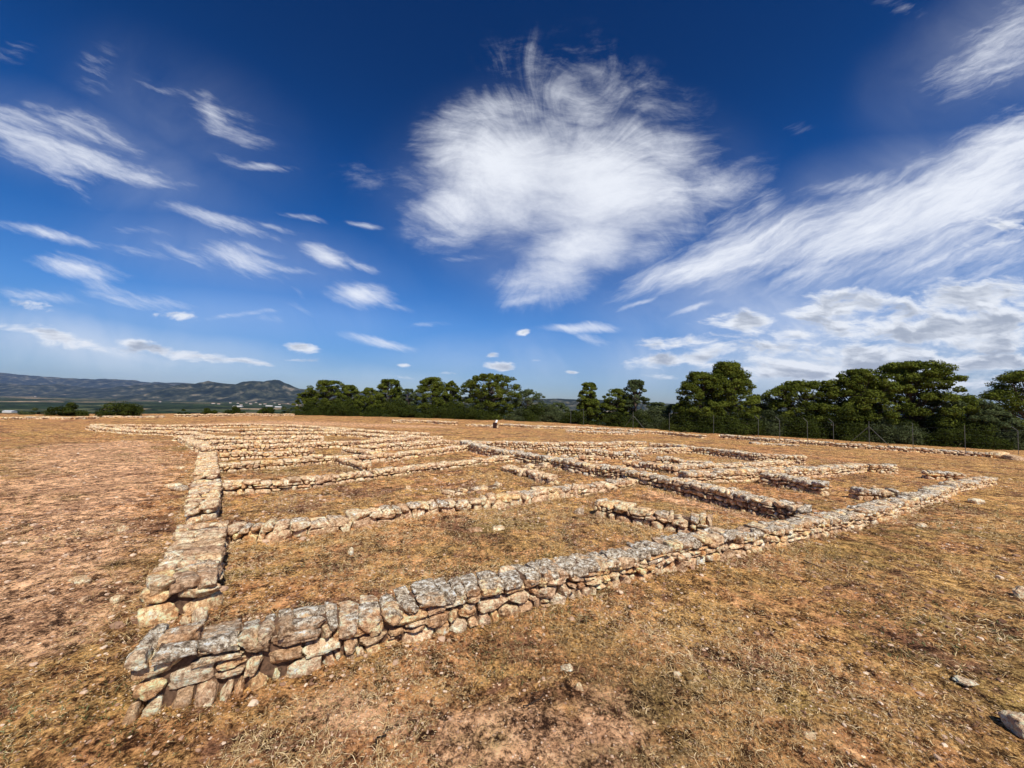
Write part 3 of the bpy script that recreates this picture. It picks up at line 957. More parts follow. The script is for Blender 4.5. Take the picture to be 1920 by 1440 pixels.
stone_wall('thin wall in the middle of the farthest left rooms', [(452, 820), (530, 818), (618, 817), (700, 822), (780, 826)], 0.4, .25, 1, 1.1, 0.2, 0.2, CREAM, group=GRP_NEAR)
stone_wall('thin wall just in front of the curving back wall, right half', [(452, 811), (540, 810), (653, 813)], 0.4, .24, 1, 1.1, 0.2, 0.2, CREAM, group=GRP_NEAR)
stone_wall('low wall end sticking out at the right of the far left rooms', [(700, 829), (760, 826), (831, 824)], 0.4, .18, 1, 1.1, 0.2, 0.2, CREAM, group=GRP_NEAR)
# the dark dividing wall
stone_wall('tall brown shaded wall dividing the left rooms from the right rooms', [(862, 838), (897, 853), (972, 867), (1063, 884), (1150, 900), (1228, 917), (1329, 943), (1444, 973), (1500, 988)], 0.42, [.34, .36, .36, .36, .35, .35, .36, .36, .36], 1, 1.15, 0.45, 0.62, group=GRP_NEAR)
stone_wall('short cream-topped wall ending free in the front room, joined to the foreground wall', [(1116, 968), (1208, 987), (1290, 1003), (1335, 1012)], 0.38, .28, 1, 1.15, 0.35, 0.35, (0.1, 0.7), group=GRP_NEAR)
stone_wall('short stub wall left of the dark dividing wall, standing alone', [(938, 884), (975, 893), (1028, 909)], 0.36, .20, 1, 1.2, 0.25, 0.3, (0.1, 0.7), group=GRP_NEAR)
stone_wall('low ruined wall joining the dark dividing wall above the stub wall', [(990, 884), (1025, 880), (1062, 875)], 0.36, .18, 1, 1.1, 0.3, 0.35, (0.1, 0.7), group=GRP_NEAR, rubble=0.3)
stone_wall('sunken ridge of grey stones in the grass of the second room', [(841, 929), (880, 924), (942, 913)], 0.26, .07, 1, 1.1, 0.5, 0.5, group=GRP_NEAR, rubble=0.6)
# rooms on the right
stone_wall('long back wall of the right rooms, facing the camera', [(885, 840), (961, 843), (1019, 845), (1136, 843), (1215, 840)], 0.42, [.34, .36, .38, .36, .34], 1, 1.1, 0.35, 0.4, group=GRP_NEAR)
stone_wall('long diagonal back wall of the right rooms, descending to a free right end', [(1215, 841), (1283, 848), (1340, 855), (1420, 866), (1514, 872)], 0.42, [.34, .34, .36, .36, .40], 1, 1.1, 0.5, 0.5, group=GRP_NEAR)
stone_wall('inner wall in front of the long back wall, right rooms', [(1028, 853), (1100, 856), (1139, 860), (1205, 864)], 0.40, .30, 1, 1.1, 0.45, 0.5, group=GRP_NEAR)
stone_wall('short inner wall meeting the bend of the back wall, right rooms', [(1180, 852), (1240, 851), (1298, 850)], 0.38, .26, 1, 1.1, 0.35, 0.4, group=GRP_NEAR)
stone_wall('broken low wall just behind the dark dividing wall', [(1050, 864), (1090, 868), (1133, 867)], 0.38, .22, 1, 1.1, 0.35, 0.4, group=GRP_NEAR, rubble=0.3)
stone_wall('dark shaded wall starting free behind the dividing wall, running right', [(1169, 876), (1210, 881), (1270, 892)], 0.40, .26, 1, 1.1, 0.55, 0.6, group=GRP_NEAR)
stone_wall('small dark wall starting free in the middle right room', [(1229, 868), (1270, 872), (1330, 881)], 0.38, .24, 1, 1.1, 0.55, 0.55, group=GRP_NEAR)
stone_wall('sunlit wall crossing the middle right rooms toward the free end', [(1262, 888), (1320, 884), (1390, 883), (1490, 876)], 0.38, .25, 1, 1.1, 0.35, 0.45, group=GRP_NEAR)
stone_wall('sunlit wall crossing right rooms to the doorway gap', [(1290, 908), (1350, 906), (1416, 903), (1480, 900), (1537, 896), (1630, 884)], 0.42, [.34, .34, .36, .34, .33, .30], 1, 1.15, 0.35, 0.5, group=GRP_NEAR)
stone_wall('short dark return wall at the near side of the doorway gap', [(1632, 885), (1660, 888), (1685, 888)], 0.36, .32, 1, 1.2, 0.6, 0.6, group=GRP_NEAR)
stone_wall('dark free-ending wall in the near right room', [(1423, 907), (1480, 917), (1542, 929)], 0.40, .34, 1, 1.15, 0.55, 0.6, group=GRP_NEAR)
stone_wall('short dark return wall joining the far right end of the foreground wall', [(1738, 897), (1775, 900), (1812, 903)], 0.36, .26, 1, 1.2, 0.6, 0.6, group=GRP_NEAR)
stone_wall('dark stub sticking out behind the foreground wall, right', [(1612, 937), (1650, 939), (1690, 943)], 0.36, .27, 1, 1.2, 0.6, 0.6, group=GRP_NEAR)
# far low walls along the plateau edge
GRP_FAR = 'low remains of walls along the far edge of the site'
far = [
    ('long thin remains of a wall below the trees on the right', [(1350, 821), (1444, 829), (1520, 834), (1595, 840), (1709, 848), (1800, 854), (1862, 859)], .55, .34, .6, .5),
    ('thin remains of a wall beneath the fence, centre right', [(1180, 812), (1240, 815), (1318, 822)], .6, .30, .5, .45),
    ('pair of flattened wall lines right of the small board, nearer one', [(1060, 811), (1120, 814), (1194, 816)], .6, .25, .5, .45),
    ('flattened wall line beginning right behind the small board', [(934, 799), (1000, 803), (1100, 806), (1200, 811)], .7, .30, .5, .4),
    ('thin broken wall line left of the small board', [(873, 799), (900, 800), (926, 802)], .6, .22, .4, .4),
    ('flattened wall line by the trees, far centre left', [(736, 793), (790, 793), (847, 797)], .8, .35, .4, .3),
    ('pale flattened wall line at the far left edge of the plateau', [(0, 787), (60, 786), (130, 787), (187, 785)], .7, .25, .4, .3),
    ('pale flattened wall line below the round left shrub', [(190, 783), (250, 784), (310, 783)], .7, .22, .4, .3),
    ('pale wall line between the small far shrubs', [(333, 782), (400, 781), (470, 780), (552, 780)], .8, .35, .2, .1),
    ('thin wall line in the grass below the right trees, nearer piece', [(1410, 833), (1450, 835), (1500, 838)], .5, .15, .5, .5)]
for lab, pts, wd, hh, lf, lc in far:
    stone_wall(lab, pts, wd, hh*0.9, 1, 1.35, min(lf+0.1, 1), min(lc+0.1, 1), (0.1, 0.8), group=GRP_FAR, rubble=0.25)


# ------------------------------------------------------------ loose stones
def make_stone(name, label, px, py, wpx, hpx, flat=0.5, tone=0.5, seed=1, cat='stone', group=None, lich=0.2):
    p = G(px, py)
    dep = p[1]
    wx = wpx/F_PX*dep
    hz = max(hpx/F_PX*dep*flat, 0.012)
    rs = np.random.default_rng(seed)
    q, F = unit_stones(1, 9 if dep < 6 else 6, rs, (0.45, 0.7), 7, 0.2)
    q = q[0]*np.array([wx/2, wx/2*rs.uniform(0.6, 0.95), hz])
    a = rs.uniform(-0.5, 0.5)
    q = np.stack([q[:, 0]*math.cos(a)-q[:, 1]*math.sin(a), q[:, 0]*math.sin(a)+q[:, 1]*math.cos(a), q[:, 2]], -1)
    o = mesh_np(name, q, F, M_FACE, smooth=True, attrs={'tint': np.full(len(q), tone), 'lichen': np.full(len(q), lich)})
    o.location = (p[0], p[1]+wx*0.3, p[2]+hz*0.25)
    return tag(o, label, cat, group)


LS = 'loose stones lying on the grass'
for k, a in enumerate([
    ('flat pale stone on the bare earth, left side', 140, 1096, 34, 12, .5, .55),
    ('round cream stone in front of the nearest wide wall block', 367, 1167, 26, 18, .9, .9),
    ('small pale stone beside the round cream stone at the wall block', 344, 1170, 14, 10, .8, .5),
    ('small tan stone near the left side of the nearest wide wall block', 293, 1124, 20, 11, .7, .2),
    ('tan pebble-like stone left of the wide wall block, in dry grass', 214, 1128, 20, 10, .6, .5),
    ('bright white stone in the middle of the front room', 657, 1038, 9, 10, .8, .905),
    ('cream stone on the grass below the foreground wall, centre', 1064, 1262, 22, 11, .5, .905),
    ('small round brown stone just right of the cream stone, centre foreground', 1087, 1300, 14, 13, .9, .1),
    ('long flat cream stone at lower right', 1818, 1284, 28, 8, .4, .9),
    ('big pale rock cut by the right edge of the picture', 1928, 1372, 36, 30, .6, .9),
    ('small pale rock at the right edge in dark grass', 1918, 1118, 16, 16, .7, .9),
    ('flat bright slab beyond the right end of the foreground wall', 1838, 943, 24, 8, .6, .905),
    ('flat cream stone on grass right of the foreground wall, middle right', 1732, 988, 16, 8, .5, .9),
    ('flat pale rock half buried in the middle of the front room', 935, 994, 26, 7, .4, .5),
    ('brown half buried rock left of the pale one, front room', 890, 996, 26, 7, .4, .0),
    ('grey stone near the free end of the cream-topped wall', 1087, 966, 16, 13, .7, 1.0),
    ('large tan slab lying left of the middle wide block', 318, 914, 34, 9, .5, .5),
    ('grey stone beside the tan slab left of the middle wide block', 330, 921, 24, 9, .8, 1.0),
    ('pale flat stone on bare earth, far left rooms side', 338, 879, 14, 6, .5, .55),
    ('tan stone in the grass of the second left room', 765, 918, 8, 6, .8, .5),
    ('triangular tan stone left of the nearest wide block', 225, 996, 15, 10, .6, .5),
    ('small white stone at lower centre right foreground', 1272, 1273, 14, 10, .8, .905),
    ('pale angular stone near the bottom edge, lower right of centre', 1522, 1392, 18, 14, .7, .5),
    ('small tan stone on bare soil in the lower left quarter', 152, 1128, 14, 8, .6, .3),
    ('grey boulder at the right end of the far right wall', 1884, 860, 30, 13, .7, .7),
    ('dark low boulder right of the grey boulder, far right edge', 1910, 863, 24, 9, .7, .65)]):
    make_stone('stone', a[0], *a[1:], seed=60+k, group=LS, lich=0.15 if a[6] < 0.95 else 0.5)

# ------------------------------------------------------------ pebbles, dry grass and weeds: uncountable ground cover
def polar_samples(N, r0, r1, seed, power=1.0, az=58):
    rs = np.random.default_rng(seed)
    r = r0*(r1/r0)**(rs.random(N)**power)
    th = R(1)*rs.uniform(-az, az, N)
    return np.sin(th)*r, np.cos(th)*r, r, rs


def ground_z(x, y):
    Q = np.hypot(x, y)
    near = np.clip(1-Q/110, 0, 1)
    return terrain(x, y)+near*(0.030*fbm(x*0.8, y*0.8, oct=3, seed=3)+0.012*fbm(x*5, y*5, oct=3, seed=9)+np.clip(1-Q/22, 0, 1)*0.010*fbm(x*18, y*18, oct=3, seed=31, gain=0.6))


def pebbles():
    x, y, r, rs = polar_samples(60000, 1.5, 40, 5, 0.9)
    keep = fbm(x*0.7, y*0.7, oct=3, seed=90)+rs.uniform(-0.7, 0.7, len(x))+0.6*bare_mask(x, y) > 0.08
    x, y, r = x[keep], y[keep], r[keep]
    ft = np.concatenate(FOOT)
    ft = ft[np.hypot(ft[:, 0], ft[:, 1]) < 22]
    ft = ft[rs.random(len(ft)) < 0.55]
    nfree = len(x)
    x, y = np.concatenate([x, ft[:, 0]]), np.concatenate([y, ft[:, 1]])
    r = np.hypot(x, y)
    N = len(x)
    q, F = unit_stones(N, 2, rs, (0.5, 0.8), 3, 0.2)
    s = 0.0026*np.clip(rs.pareto(2.6, N)+1, 1, 4.5)*np.clip(r/3, 0.8, 3.0)
    s[nfree:] *= 2.2/np.clip(r[nfree:]/3, 0.8, 3.0)*np.clip(r[nfree:]/3, 0.8, 1.6)
    sc = s[:, None]*rs.uniform(0.6, 1.3, (N, 3))*np.array([1, 1, 0.6])
    V = q*sc[:, None, :]
    V += np.stack([x, y, ground_z(x, y)+s*0.15], -1)[:, None]
    nv = q.shape[1]
    FF = (F[None]+np.arange(N)[:, None, None]*nv).reshape(-1, 4)
    o = mesh_np('pebbles', V.reshape(-1, 3), FF, M_PEB, smooth=False, attrs={'tint': np.repeat(rs.random(N), nv)})
    tag(o, 'scattered pale pebbles and crumbs of stone on the dry earth', 'pebbles', kind='stuff')


def blades(name, label, cat, N, r0, r1, seed, mat, ln, wd, lift, dens_seed, thr, green=False, power=1.0, dscale=0.55, foot=0):
    x, y, r, rs = polar_samples(N, r0, r1, seed, power)
    # gather into tufts
    d = fbm(x*dscale, y*dscale, oct=4, seed=dens_seed, gain=0.6)+0.5*vnoise(x*6, y*6, seed=dens_seed+3)
    keep = d+rs.uniform(-0.35, 0.35, len(x))-0.9*bare_mask(x, y)+(0.5*green_mask(x, y) if green else 0) > thr
    x, y, r = x[keep], y[keep], r[keep]
    if foot:
        ft = np.concatenate(FOOT)
        ft = ft[np.hypot(ft[:, 0], ft[:, 1]) < 14]
        ft = np.repeat(ft, foot, axis=0)+rs.normal(0, 0.02, (len(ft)*foot, 2))
        x, y = np.concatenate([x, ft[:, 0]]), np.concatenate([y, ft[:, 1]])
        r = np.hypot(x, y)
    N = len(x)
    cell = 0.05*np.clip(r/3, 1, 4)
    pull = rs.uniform(0.0, 0.8, N)
    cx, cy = (np.floor(x/cell)+0.5+0.4*_h(np.floor(x/cell), np.floor(y/cell), x*0, 5))*cell, (np.floor(y/cell)+0.5+0.4*_h(np.floor(x/cell), np.floor(y/cell), x*0, 6))*cell
    x, y = x+(cx-x)*pull, y+(cy-y)*pull
    fs = np.clip(r/4.0, 0.8, 4.5)**0.7
    L = ln*rs.uniform(0.4, 1.5, N)*fs
    long_ = rs.random(N) < 0.04
    L = np.where(long_, L*2.2, L)
    w = wd*rs.uniform(0.6, 1.4, N)*fs
    az = rs.uniform(0, 2*np.pi, N)
    el = rs.uniform(lift[0], lift[1], N)
    dxy = np.stack([np.cos(az), np.sin(az)], -1)
    side = np.stack([-np.sin(az), np.cos(az), np.zeros(N)], -1)*w[:, None]*0.5
    side[:, 2] += w*rs.uniform(-0.4, 0.4, N)
    z0 = ground_z(x, y)-0.003
    b = np.stack([x, y, z0], -1)
    d1 = np.stack([dxy[:, 0]*np.cos(el), dxy[:, 1]*np.cos(el), np.sin(el)], -1)
    el2 = el-rs.uniform(0.2, 1.1, N)
    az2 = az+rs.uniform(-0.8, 0.8, N)
    d2 = np.stack([np.cos(az2)*np.cos(el2), np.sin(az2)*np.cos(el2), np.sin(el2)], -1)
    m_ = b+d1*(L*0.5)[:, None]
    e = m_+d2*(L*0.5)[:, None]
    e[:, 2] = np.maximum(e[:, 2], z0+0.004)
    V = np.stack([b-side*0.8, b+side*0.8, m_+side, m_-side, e], 1).reshape(-1, 3)
    k = np.arange(N)*5
    F4 = np.stack([k, k+1, k+2, k+3], -1)
    F3 = np.stack([k+3, k+2, k+4], -1)
    t = np.clip(rs.normal(0.55, 0.24, N)+0.25*vnoise(x*1.3, y*1.3, seed=55), 0, 1)
    o = mesh_np(name, V, [F4, F3], mat, smooth=False, attrs={'tint': np.repeat(t, 5)})
    tag(o, label, cat, kind='stuff')


pebbles()
blades('dry_grass', 'matted straw-coloured dry grass covering the whole site', 'dry grass', 620000, 1.45, 40, 21, M_GRASS, 0.034, 0.0025, (0.0, 0.8), 61, -0.25)
blades('dry_grass', 'taller tangled straw in clumps beside the foreground wall', 'dry grass', 120000, 1.45, 8, 22, M_GRASS, 0.065, 0.0026, (0.0, 0.8), 67, 0.02, dscale=0.9, foot=6)
blades('green_weeds', 'small grey-green weeds scattered through the dry grass', 'weeds', 90000, 1.5, 45, 23, M_WEED, 0.030, 0.0040, (0.2, 1.2), 73, 0.66, green=True, dscale=0.8)


# ------------------------------------------------------------ tubes, trees, shrubs
def tube(paths):
    """paths: list of (points (n,3), radii) -> verts, faces"""
    Vs, Fs, o, K_ = [], [], 0, 6
    for P_, r_ in paths:
        P_ = np.asarray(P_, float)
        r_ = np.asarray(r_, float)
        T_ = np.gradient(P_, axis=0)
        T_ /= np.linalg.norm(T_, axis=1, keepdims=True)+1e-9
        ref = np.array([0.31, 0.92, 0.2])
        A = np.cross(T_, ref)
        A /= np.linalg.norm(A, axis=1, keepdims=True)+1e-9
        B_ = np.cross(T_, A)
        an = np.arange(K_)/K_*2*np.pi
        V = P_[:, None]+r_[:, None, None]*(np.cos(an)[None, :, None]*A[:, None]+np.sin(an)[None, :, None]*B_[:, None])
        n = len(P_)
        Vs.append(V.reshape(-1, 3))
        i, j = np.meshgrid(np.arange(n-1), np.arange(K_), indexing='ij')
        Fs.append(np.stack([i*K_+j, i*K_+(j+1) % K_, (i+1)*K_+(j+1) % K_, (i+1)*K_+j], -1).reshape(-1, 4)+o)
        o += n*K_
    return np.concatenate(Vs), np.concatenate(Fs)


def foliage(centres, radii, per, leaf, rs, flat=0.75, gap=0.0):
    """leaf sprays around clump centres; returns verts, faces, tint"""
    N = len(centres)*per
    ci = np.repeat(np.arange(len(centres)), per)
    d = rs.normal(size=(N, 3))
    d /= np.linalg.norm(d, axis=1, keepdims=True)
    d[:, 2] = np.where(d[:, 2] < -0.2, d[:, 2]*0.55, d[:, 2])
    # bumpy clump surface
    bump_ = 1+0.30*vnoise(d[:, 0]*2.3+ci*7.1, d[:, 1]*2.3+ci*3.3, d[:, 2]*2.3, seed=12)+0.16*vnoise(d[:, 0]*5.3+ci*7.1, d[:, 1]*5.3+ci*3.3, d[:, 2]*5.3, seed=19)
    rr = radii[ci]*bump_*rs.uniform(0.45, 1.0, N)**0.5
    P_ = centres[ci]+d*rr[:, None]*np.array([1, 1, flat])
    nrm = d+rs.normal(size=(N, 3))*0.65+np.array([0, 0, 0.35])
    nrm /= np.linalg.norm(nrm, axis=1, keepdims=True)
    t1 = np.cross(nrm, rs.normal(size=(N, 3)))
    t1 /= np.linalg.norm(t1, axis=1, keepdims=True)+1e-9
    t2 = np.cross(nrm, t1)
    l = (leaf*rs.uniform(0.6, 1.5, N))[:, None]
    V = np.stack([P_-t1*l, P_-t2*l*0.38, P_+t1*l, P_+t2*l*0.38], 1).reshape(-1, 3)
    F = np.arange(N*4).reshape(-1, 4)
    ct = rs.uniform(-0.22, 0.22, len(centres))
    tint = np.clip(0.5+ct[ci]+rs.normal(0, 0.16, N), 0, 1)
    return V, F, np.repeat(tint, 4)


def pine(label, px, ytop, wpx, depth, crown0=0.25, kind=0, seed=0, dens=1.0, lean=0.0, gaps=0.0, name='pine_tree', cat='pine tree', group='pine trees along the far edge of the plateau', shape=1.0):
    rs = np.random.default_rng(1000+seed)
    crown0, wpx = crown0*0.42, wpx*1.12
    top = at(px, ytop, depth)
    x0, y0 = top[0], depth
    zb = float(terrain(x0, y0))-0.05
    H = top[2]-zb
    Wd = wpx/F_PX*depth/2
    root = thing(name, (x0, y0, zb), label, cat, group)
    # clump centres fill an uneven envelope
    n = int(np.clip(40+H*Wd*6.0, 50, 200)*(1-gaps*0.45))
    cs, rad = [], []
    tries = 0
    while len(cs) < n and tries < 4000:
        tries += 1
        t = rs.uniform(0, 1)**0.85
        hh = crown0+(1-crown0)*t
        env = math.sqrt(1-((t-0.35)/0.69)**2)
        an = rs.uniform(0, 2*np.pi)
        lob = 1+0.16*math.sin(2*an+seed)+0.12*math.sin(5*hh+seed*1.7)
        r_ = rs.uniform(0.10, 0.22)*min(Wd, H*0.42)*(1.0-0.15*t)+0.10
        rr = max(Wd*1.12*env*lob-r_*0.9, 0.05)*math.sqrt(rs.uniform(0.2, 1))
        c = np.array([math.cos(an)*rr+lean*H*hh, math.sin(an)*rr, min(hh*H, H-r_*0.75)])
        cs.append(c)
        rad.append(r_)
    cs.append(np.array([lean*H, 0, H-rad[0]*0.75]))
    rad.append(rad[0])
    cs, rad = np.array(cs), np.array(rad)
    per = int(200*dens)
    V, F, T_ = foliage(cs, rad, per, 0.085+0.012*H/6, rs)
    mesh_np('crown', V, F, (M_PINE, M_PINE2)[kind], root, False, {'tint': T_})
    # trunk and limbs
    tp = np.array([[lean*H*t+0.12*math.sin(3*t+seed), 0.1*math.cos(4*t+seed)-0.1, H*t] for t in np.linspace(-0.03, 0.86, 9)])
    paths = [(tp, np.linspace(0.024*H+0.03, 0.02, 9))]
    for c in cs[::2]:
        h0 = max(crown0*0.5*H, c[2]*rs.uniform(0.5, 0.8))
        s0 = np.array([np.interp(h0, tp[:, 2], tp[:, 0]), np.interp(h0, tp[:, 2], tp[:, 1]), h0])
        mid = (s0+c)/2+np.array([0, 0, -0.06*H*rs.random()])
        paths.append(([s0, mid, c], [0.012*H*rs.uniform(0.5, 0.9), 0.006*H, 0.012]))
    V, F = tube(paths)
    mesh_np('trunk', V, F, M_BARK, root, True)
    return root


def shrub(label, px, ytop, wpx, depth, kind=0, seed=0, name='shrub', cat='shrub', group='shrubs on the edge of the plateau', base=None, per=420):
    rs = np.random.default_rng(3000+seed)
    top = at(px, ytop, depth)
    x0, y0 = top[0], depth
    zb = float(terrain(x0, y0))-0.05
    H = max(top[2]-zb, 0.5)
    Wd = wpx/F_PX*depth/2
    root = thing(name, (x0, y0, zb), label, cat, group)
    n = int(np.clip(9+Wd*H*4, 10, 60))
    cs, rad = [], []
    for i in range(n):
        an, q = rs.uniform(0, 2*np.pi), math.sqrt(rs.random())
        hmax = H*math.sqrt(max(1-q*q*0.8, 0.1))
        r_ = rs.uniform(0.22, 0.36)*min(H, Wd)
        cs.append([math.cos(an)*q*max(Wd-r_*0.7, 0), math.sin(an)*q*Wd*0.7, max(rs.uniform(0.15, 1)*hmax-r_*0.7, r_*0.3)])
        rad.append(r_)
    cs, rad = np.array(cs), np.array(rad)
    V, F, T_ = foliage(cs, rad, per, 0.075, rs, 0.85)
    mesh_np('foliage', V, F, (M_BUSH, M_BUSH2)[kind], root, False, {'tint': T_})
    paths = []
    for c in cs[:8]:
        paths.append(([[c[0]*0.1, c[1]*0.1, -0.05], [c[0]*0.5, c[1]*0.5, c[2]*0.45], c], [0.05, 0.03, 0.012]))
    V, F = tube(paths)
    mesh_np('stems', V, F, M_BARK, root, True)
    return root


TREES = [
    ('small round pine at the left end of the tree row', 573, 736, 34, 66, .12, 0, 1.0, 0, 0),
    ('broad pine just right of the small round one at the left end', 618, 713, 66, 66, .12, 0, 1.1, 0, 0),
    ('rounded mid-height pine, third in the row from the left', 657, 722, 50, 67, .12, 0, 1.0, 0, 0),
    ('low dense pine left of the dark flat-topped one', 694, 727, 52, 65, .10, 0, 1.0, 0, 0),
    ('dark flat-topped pine in the left group, highest of its neighbours', 732, 711, 52, 66, .25, 0, 1.0, 0, 0),
    ('slim pine between the flat-topped pine and the gap in the left group', 766, 729, 30, 64, .15, 1, 1.0, 0, 0),
    ('rounded bright green pine right of the gap where hills show', 812, 707, 54, 62, .30, 0, 1.1, 0, 0),
    ('narrow pine against the left flank of the biggest centre pine', 846, 714, 34, 62, .2, 0, 1.0, 0, 0),
    ('biggest domed pine in the centre of the row', 918, 701, 104, 60, .12, 0, 1.3, 0, 0),
    ('spreading pale pine with visible branches right of the domed pine', 990, 730, 58, 60, .3, 1, .6, .02, .5),
    ('low wide pine right of the spreading pale one', 1046, 755, 54, 58, .25, 1, .9, 0, .2),
    ('tall pine with a dark rounded head leaning right, left of centre gap', 1102, 717, 46, 54, .45, 0, 1.0, .03, 0),
    ('bushy pine beneath the tall leaning-head pine', 1118, 752, 70, 54, .1, 0, 1.0, 0, 0),
    ('round pine on the left of the twin pair right of centre', 1158, 729, 52, 53, .2, 0, 1.0, 0, 0),
    ('taller pointed pine on the right of the twin pair right of centre', 1192, 712, 46, 52, .2, 1, .9, 0, .1),
    ('low grey-green pine right of the twin pair', 1232, 754, 44, 52, .1, 1, .9, 0, 0),
    ('thin small pine left of the great two-headed pines', 1262, 758, 34, 50, .2, 1, .8, 0, .3),
    ('great dark pine, left of the tallest two', 1312, 697, 84, 46, .10, 0, 1.4, 0, 0),
    ('great dark pine, right and taller of the tallest two', 1366, 679, 100, 46, .20, 0, 1.4, 0, 0),
    ('light airy pine in the dip right of the tallest two', 1432, 741, 64, 46, .15, 1, .7, 0, .4),
    ('rounded pine with uneven top, left of the very broad pine', 1510, 714, 120, 44, .18, 0, 1.2, 0, 0),
    ('pine forming the left shoulder of the very broad pine', 1612, 692, 104, 41, .28, 0, 1.2, 0, 0),
    ('very broad umbrella-shaped pine on the right with bare limbs beneath', 1706, 678, 136, 40, .42, 0, 1.4, 0, .1),
    ('grey-green pine lower than the broad pine, to its right', 1790, 740, 112, 38, .10, 1, 1.3, 0, 0),
    ('drooping grey-green pine near the right edge', 1856, 763, 74, 37, .08, 1, 1.2, 0, 0),
    ('open-branched pine cut by the right edge of the picture', 1925, 694, 130, 40, .40, 0, .9, 0, .35),
]
for k, (lab, px, yt, wpx, dep, c0, kd, dn, ln, gp) in enumerate(TREES):
    pine(lab, px, yt, wpx, dep, c0, kd, seed=k+1, dens=dn, lean=ln, gaps=gp)

SHR = [
    ('low dark shrub, wider of the two on the far left', 128, 756, 70, 44, 0), ('tall round dark shrub on the far left', 228, 745, 74, 45, 0),
    ('small dark shrub right of the tall round one', 345, 768, 24, 50, 0), ('low spreading shrub on the far left edge of the plateau', 70, 767, 60, 46, 1),
    ('pair-like low shrub right of the small dark one', 394, 764, 36, 56, 0), ('round shrub in the middle of the left far edge', 440, 762, 38, 58, 0),
    ('rounded shrub below the far mountain', 498, 758, 38, 60, 0), ('yellow-green shrub beside the small round pine', 540, 760, 32, 62, 1),
    ('bright shrub under the slim pine', 768, 762, 34, 60, 0), ('pale shrub under the gap of the left trees', 716, 768, 30, 62, 1),
    ('dark shrub under the bright green pine', 808, 762, 44, 60, 0), ('dense undergrowth shrub right of the domed pine', 985, 762, 60, 57, 1),
    ('low dark shrub under the left group of pines', 650, 758, 60, 63, 0),
    ('dark shrub under the biggest domed pine', 900, 756, 80, 58, 0), ('shrub beside the braced fence post at centre', 1160, 765, 60, 50, 0),
    ('grey rounded shrub right of the braced fence post', 1228, 770, 56, 49, 1), ('wide dark shrub filling the foot of the great pines, left', 1300, 765, 90, 44, 0),
    ('wide dark shrub filling the foot of the great pines, right', 1375, 770, 84, 43, 0), ('shrub behind the fence right of the great pines', 1440, 770, 66, 43.5, 1),
    ('dark shrub under the uneven-topped pine', 1510, 762, 90, 42, 0), ('dark shrub below the left shoulder of the broad pine', 1592, 765, 80, 40, 0),
    ('shrub under the bare limbs of the broad pine', 1672, 778, 84, 38, 1), ('dark shrub right of the trunk of the broad pine', 1745, 782, 84, 37, 0),
    ('dark shrub in the shade near the right edge', 1820, 795, 84, 36, 0), ('low shrub at the foot of the right edge pine', 1900, 815, 60, 35.5, 1),
    ('shrub in the gap left of the twin pines', 1085, 775, 50, 53, 0), ('dark undergrowth shrub at the foot of the left end pines', 600, 752, 70, 64, 0), ('dark undergrowth shrub below the low dense pine', 690, 755, 60, 63, 0),
    ('dark undergrowth shrub between the bright green pine and the domed pine', 852, 752, 60, 60, 0), ('round dark shrub below the spreading pale pine', 1010, 765, 60, 57, 0),
    ('dark shrub under the flat-topped pine of the left group', 738, 752, 60, 63, 0), ('dark shrub at the foot of the twin pines', 1190, 762, 70, 50, 0),
('low shrub right of the low wide pine', 1040, 770, 50, 56, 1)]
_r = random.Random(8)
for k, (lab, px, yt, wpx, dep, kd) in enumerate(SHR):
    yt += _r.uniform(-8, 14) if k > 7 else 0
    shrub(lab, px, yt-(8 if k > 7 else 2), wpx*(1.35 if k > 7 else 0.9), dep, kd, seed=k)


# ------------------------------------------------------------ wire fence with cranked posts
def build_fence():
    spec = [(1070, 796), (1094, 797), (1187, 805), (1255, 809), (1338, 814), (1422, 820), (1462, 823), (1514, 826), (1563, 829), (1630, 834), (1712, 839), (1810, 846), (1910, 852)]
    P_ = [G(a, b) for a, b in spec]
    base = P_[6]
    root = thing('wire_fence', base, 'thin wire fence on grey steel posts in front of the trees on the right', 'fence')
    tops = []
    for k, p in enumerate(P_):
        H = 2.0
        r_ = 0.020
        pts = [p+[0, 0, -0.1], p+[0, 0, H*0.5], p+[0, 0, H-0.25]]
        rr = [r_]*3
        if k in (5, 6, 7, 8, 12):
            pts += [p+[-0.10, 0.06, H-0.12], p+[-0.28, 0.16, H+0.08]]
            rr += [r_]*2
        else:
            pts += [p+[0, 0, H]]
            rr += [r_]
        V, F = tube([(pts, rr)])
        po = mesh_np('post', V, F, M_POST, root, True, loc=base)
        tops.append(p)
        if k in (2, 9):
            dirs = [P_[k+1]-p, P_[k-1]-p]
            for d in dirs:
                d = d/np.linalg.norm(d)
                e = p+d*1.35
                e[2] = float(terrain(e[0], e[1]))-0.05
                V, F = tube([([p+[0, 0, H*0.78], (p+[0, 0, H*0.78]+e)/2, e], [0.022]*3)])
                mesh_np('brace', V, F, M_POST, root, True, loc=base)
    paths = []
    for h in (0.12, 0.7, 1.3, 1.72):
        for a, b in zip(P_[:-1], P_[1:]):
            paths.append(([a+[0, -0.035, h], (a+b)/2+[0, -0.035, h-0.01], b+[0, -0.035, h]], [0.0014]*3))
    V, F = tube(paths)
    mesh_np('wires', V, F, M_POST, root, True, loc=base)


build_fence()

# ------------------------------------------------------------ small information board
M_CORTEN = mat_simple('dark_red_steel', (0.030, 0.010, 0.008), 0.3, 8, 0.7)
M_PANEL = mat_simple('white_panel', (0.80, 0.80, 0.80), 0.05, 4, 0.5)
sp = G(928, 803)


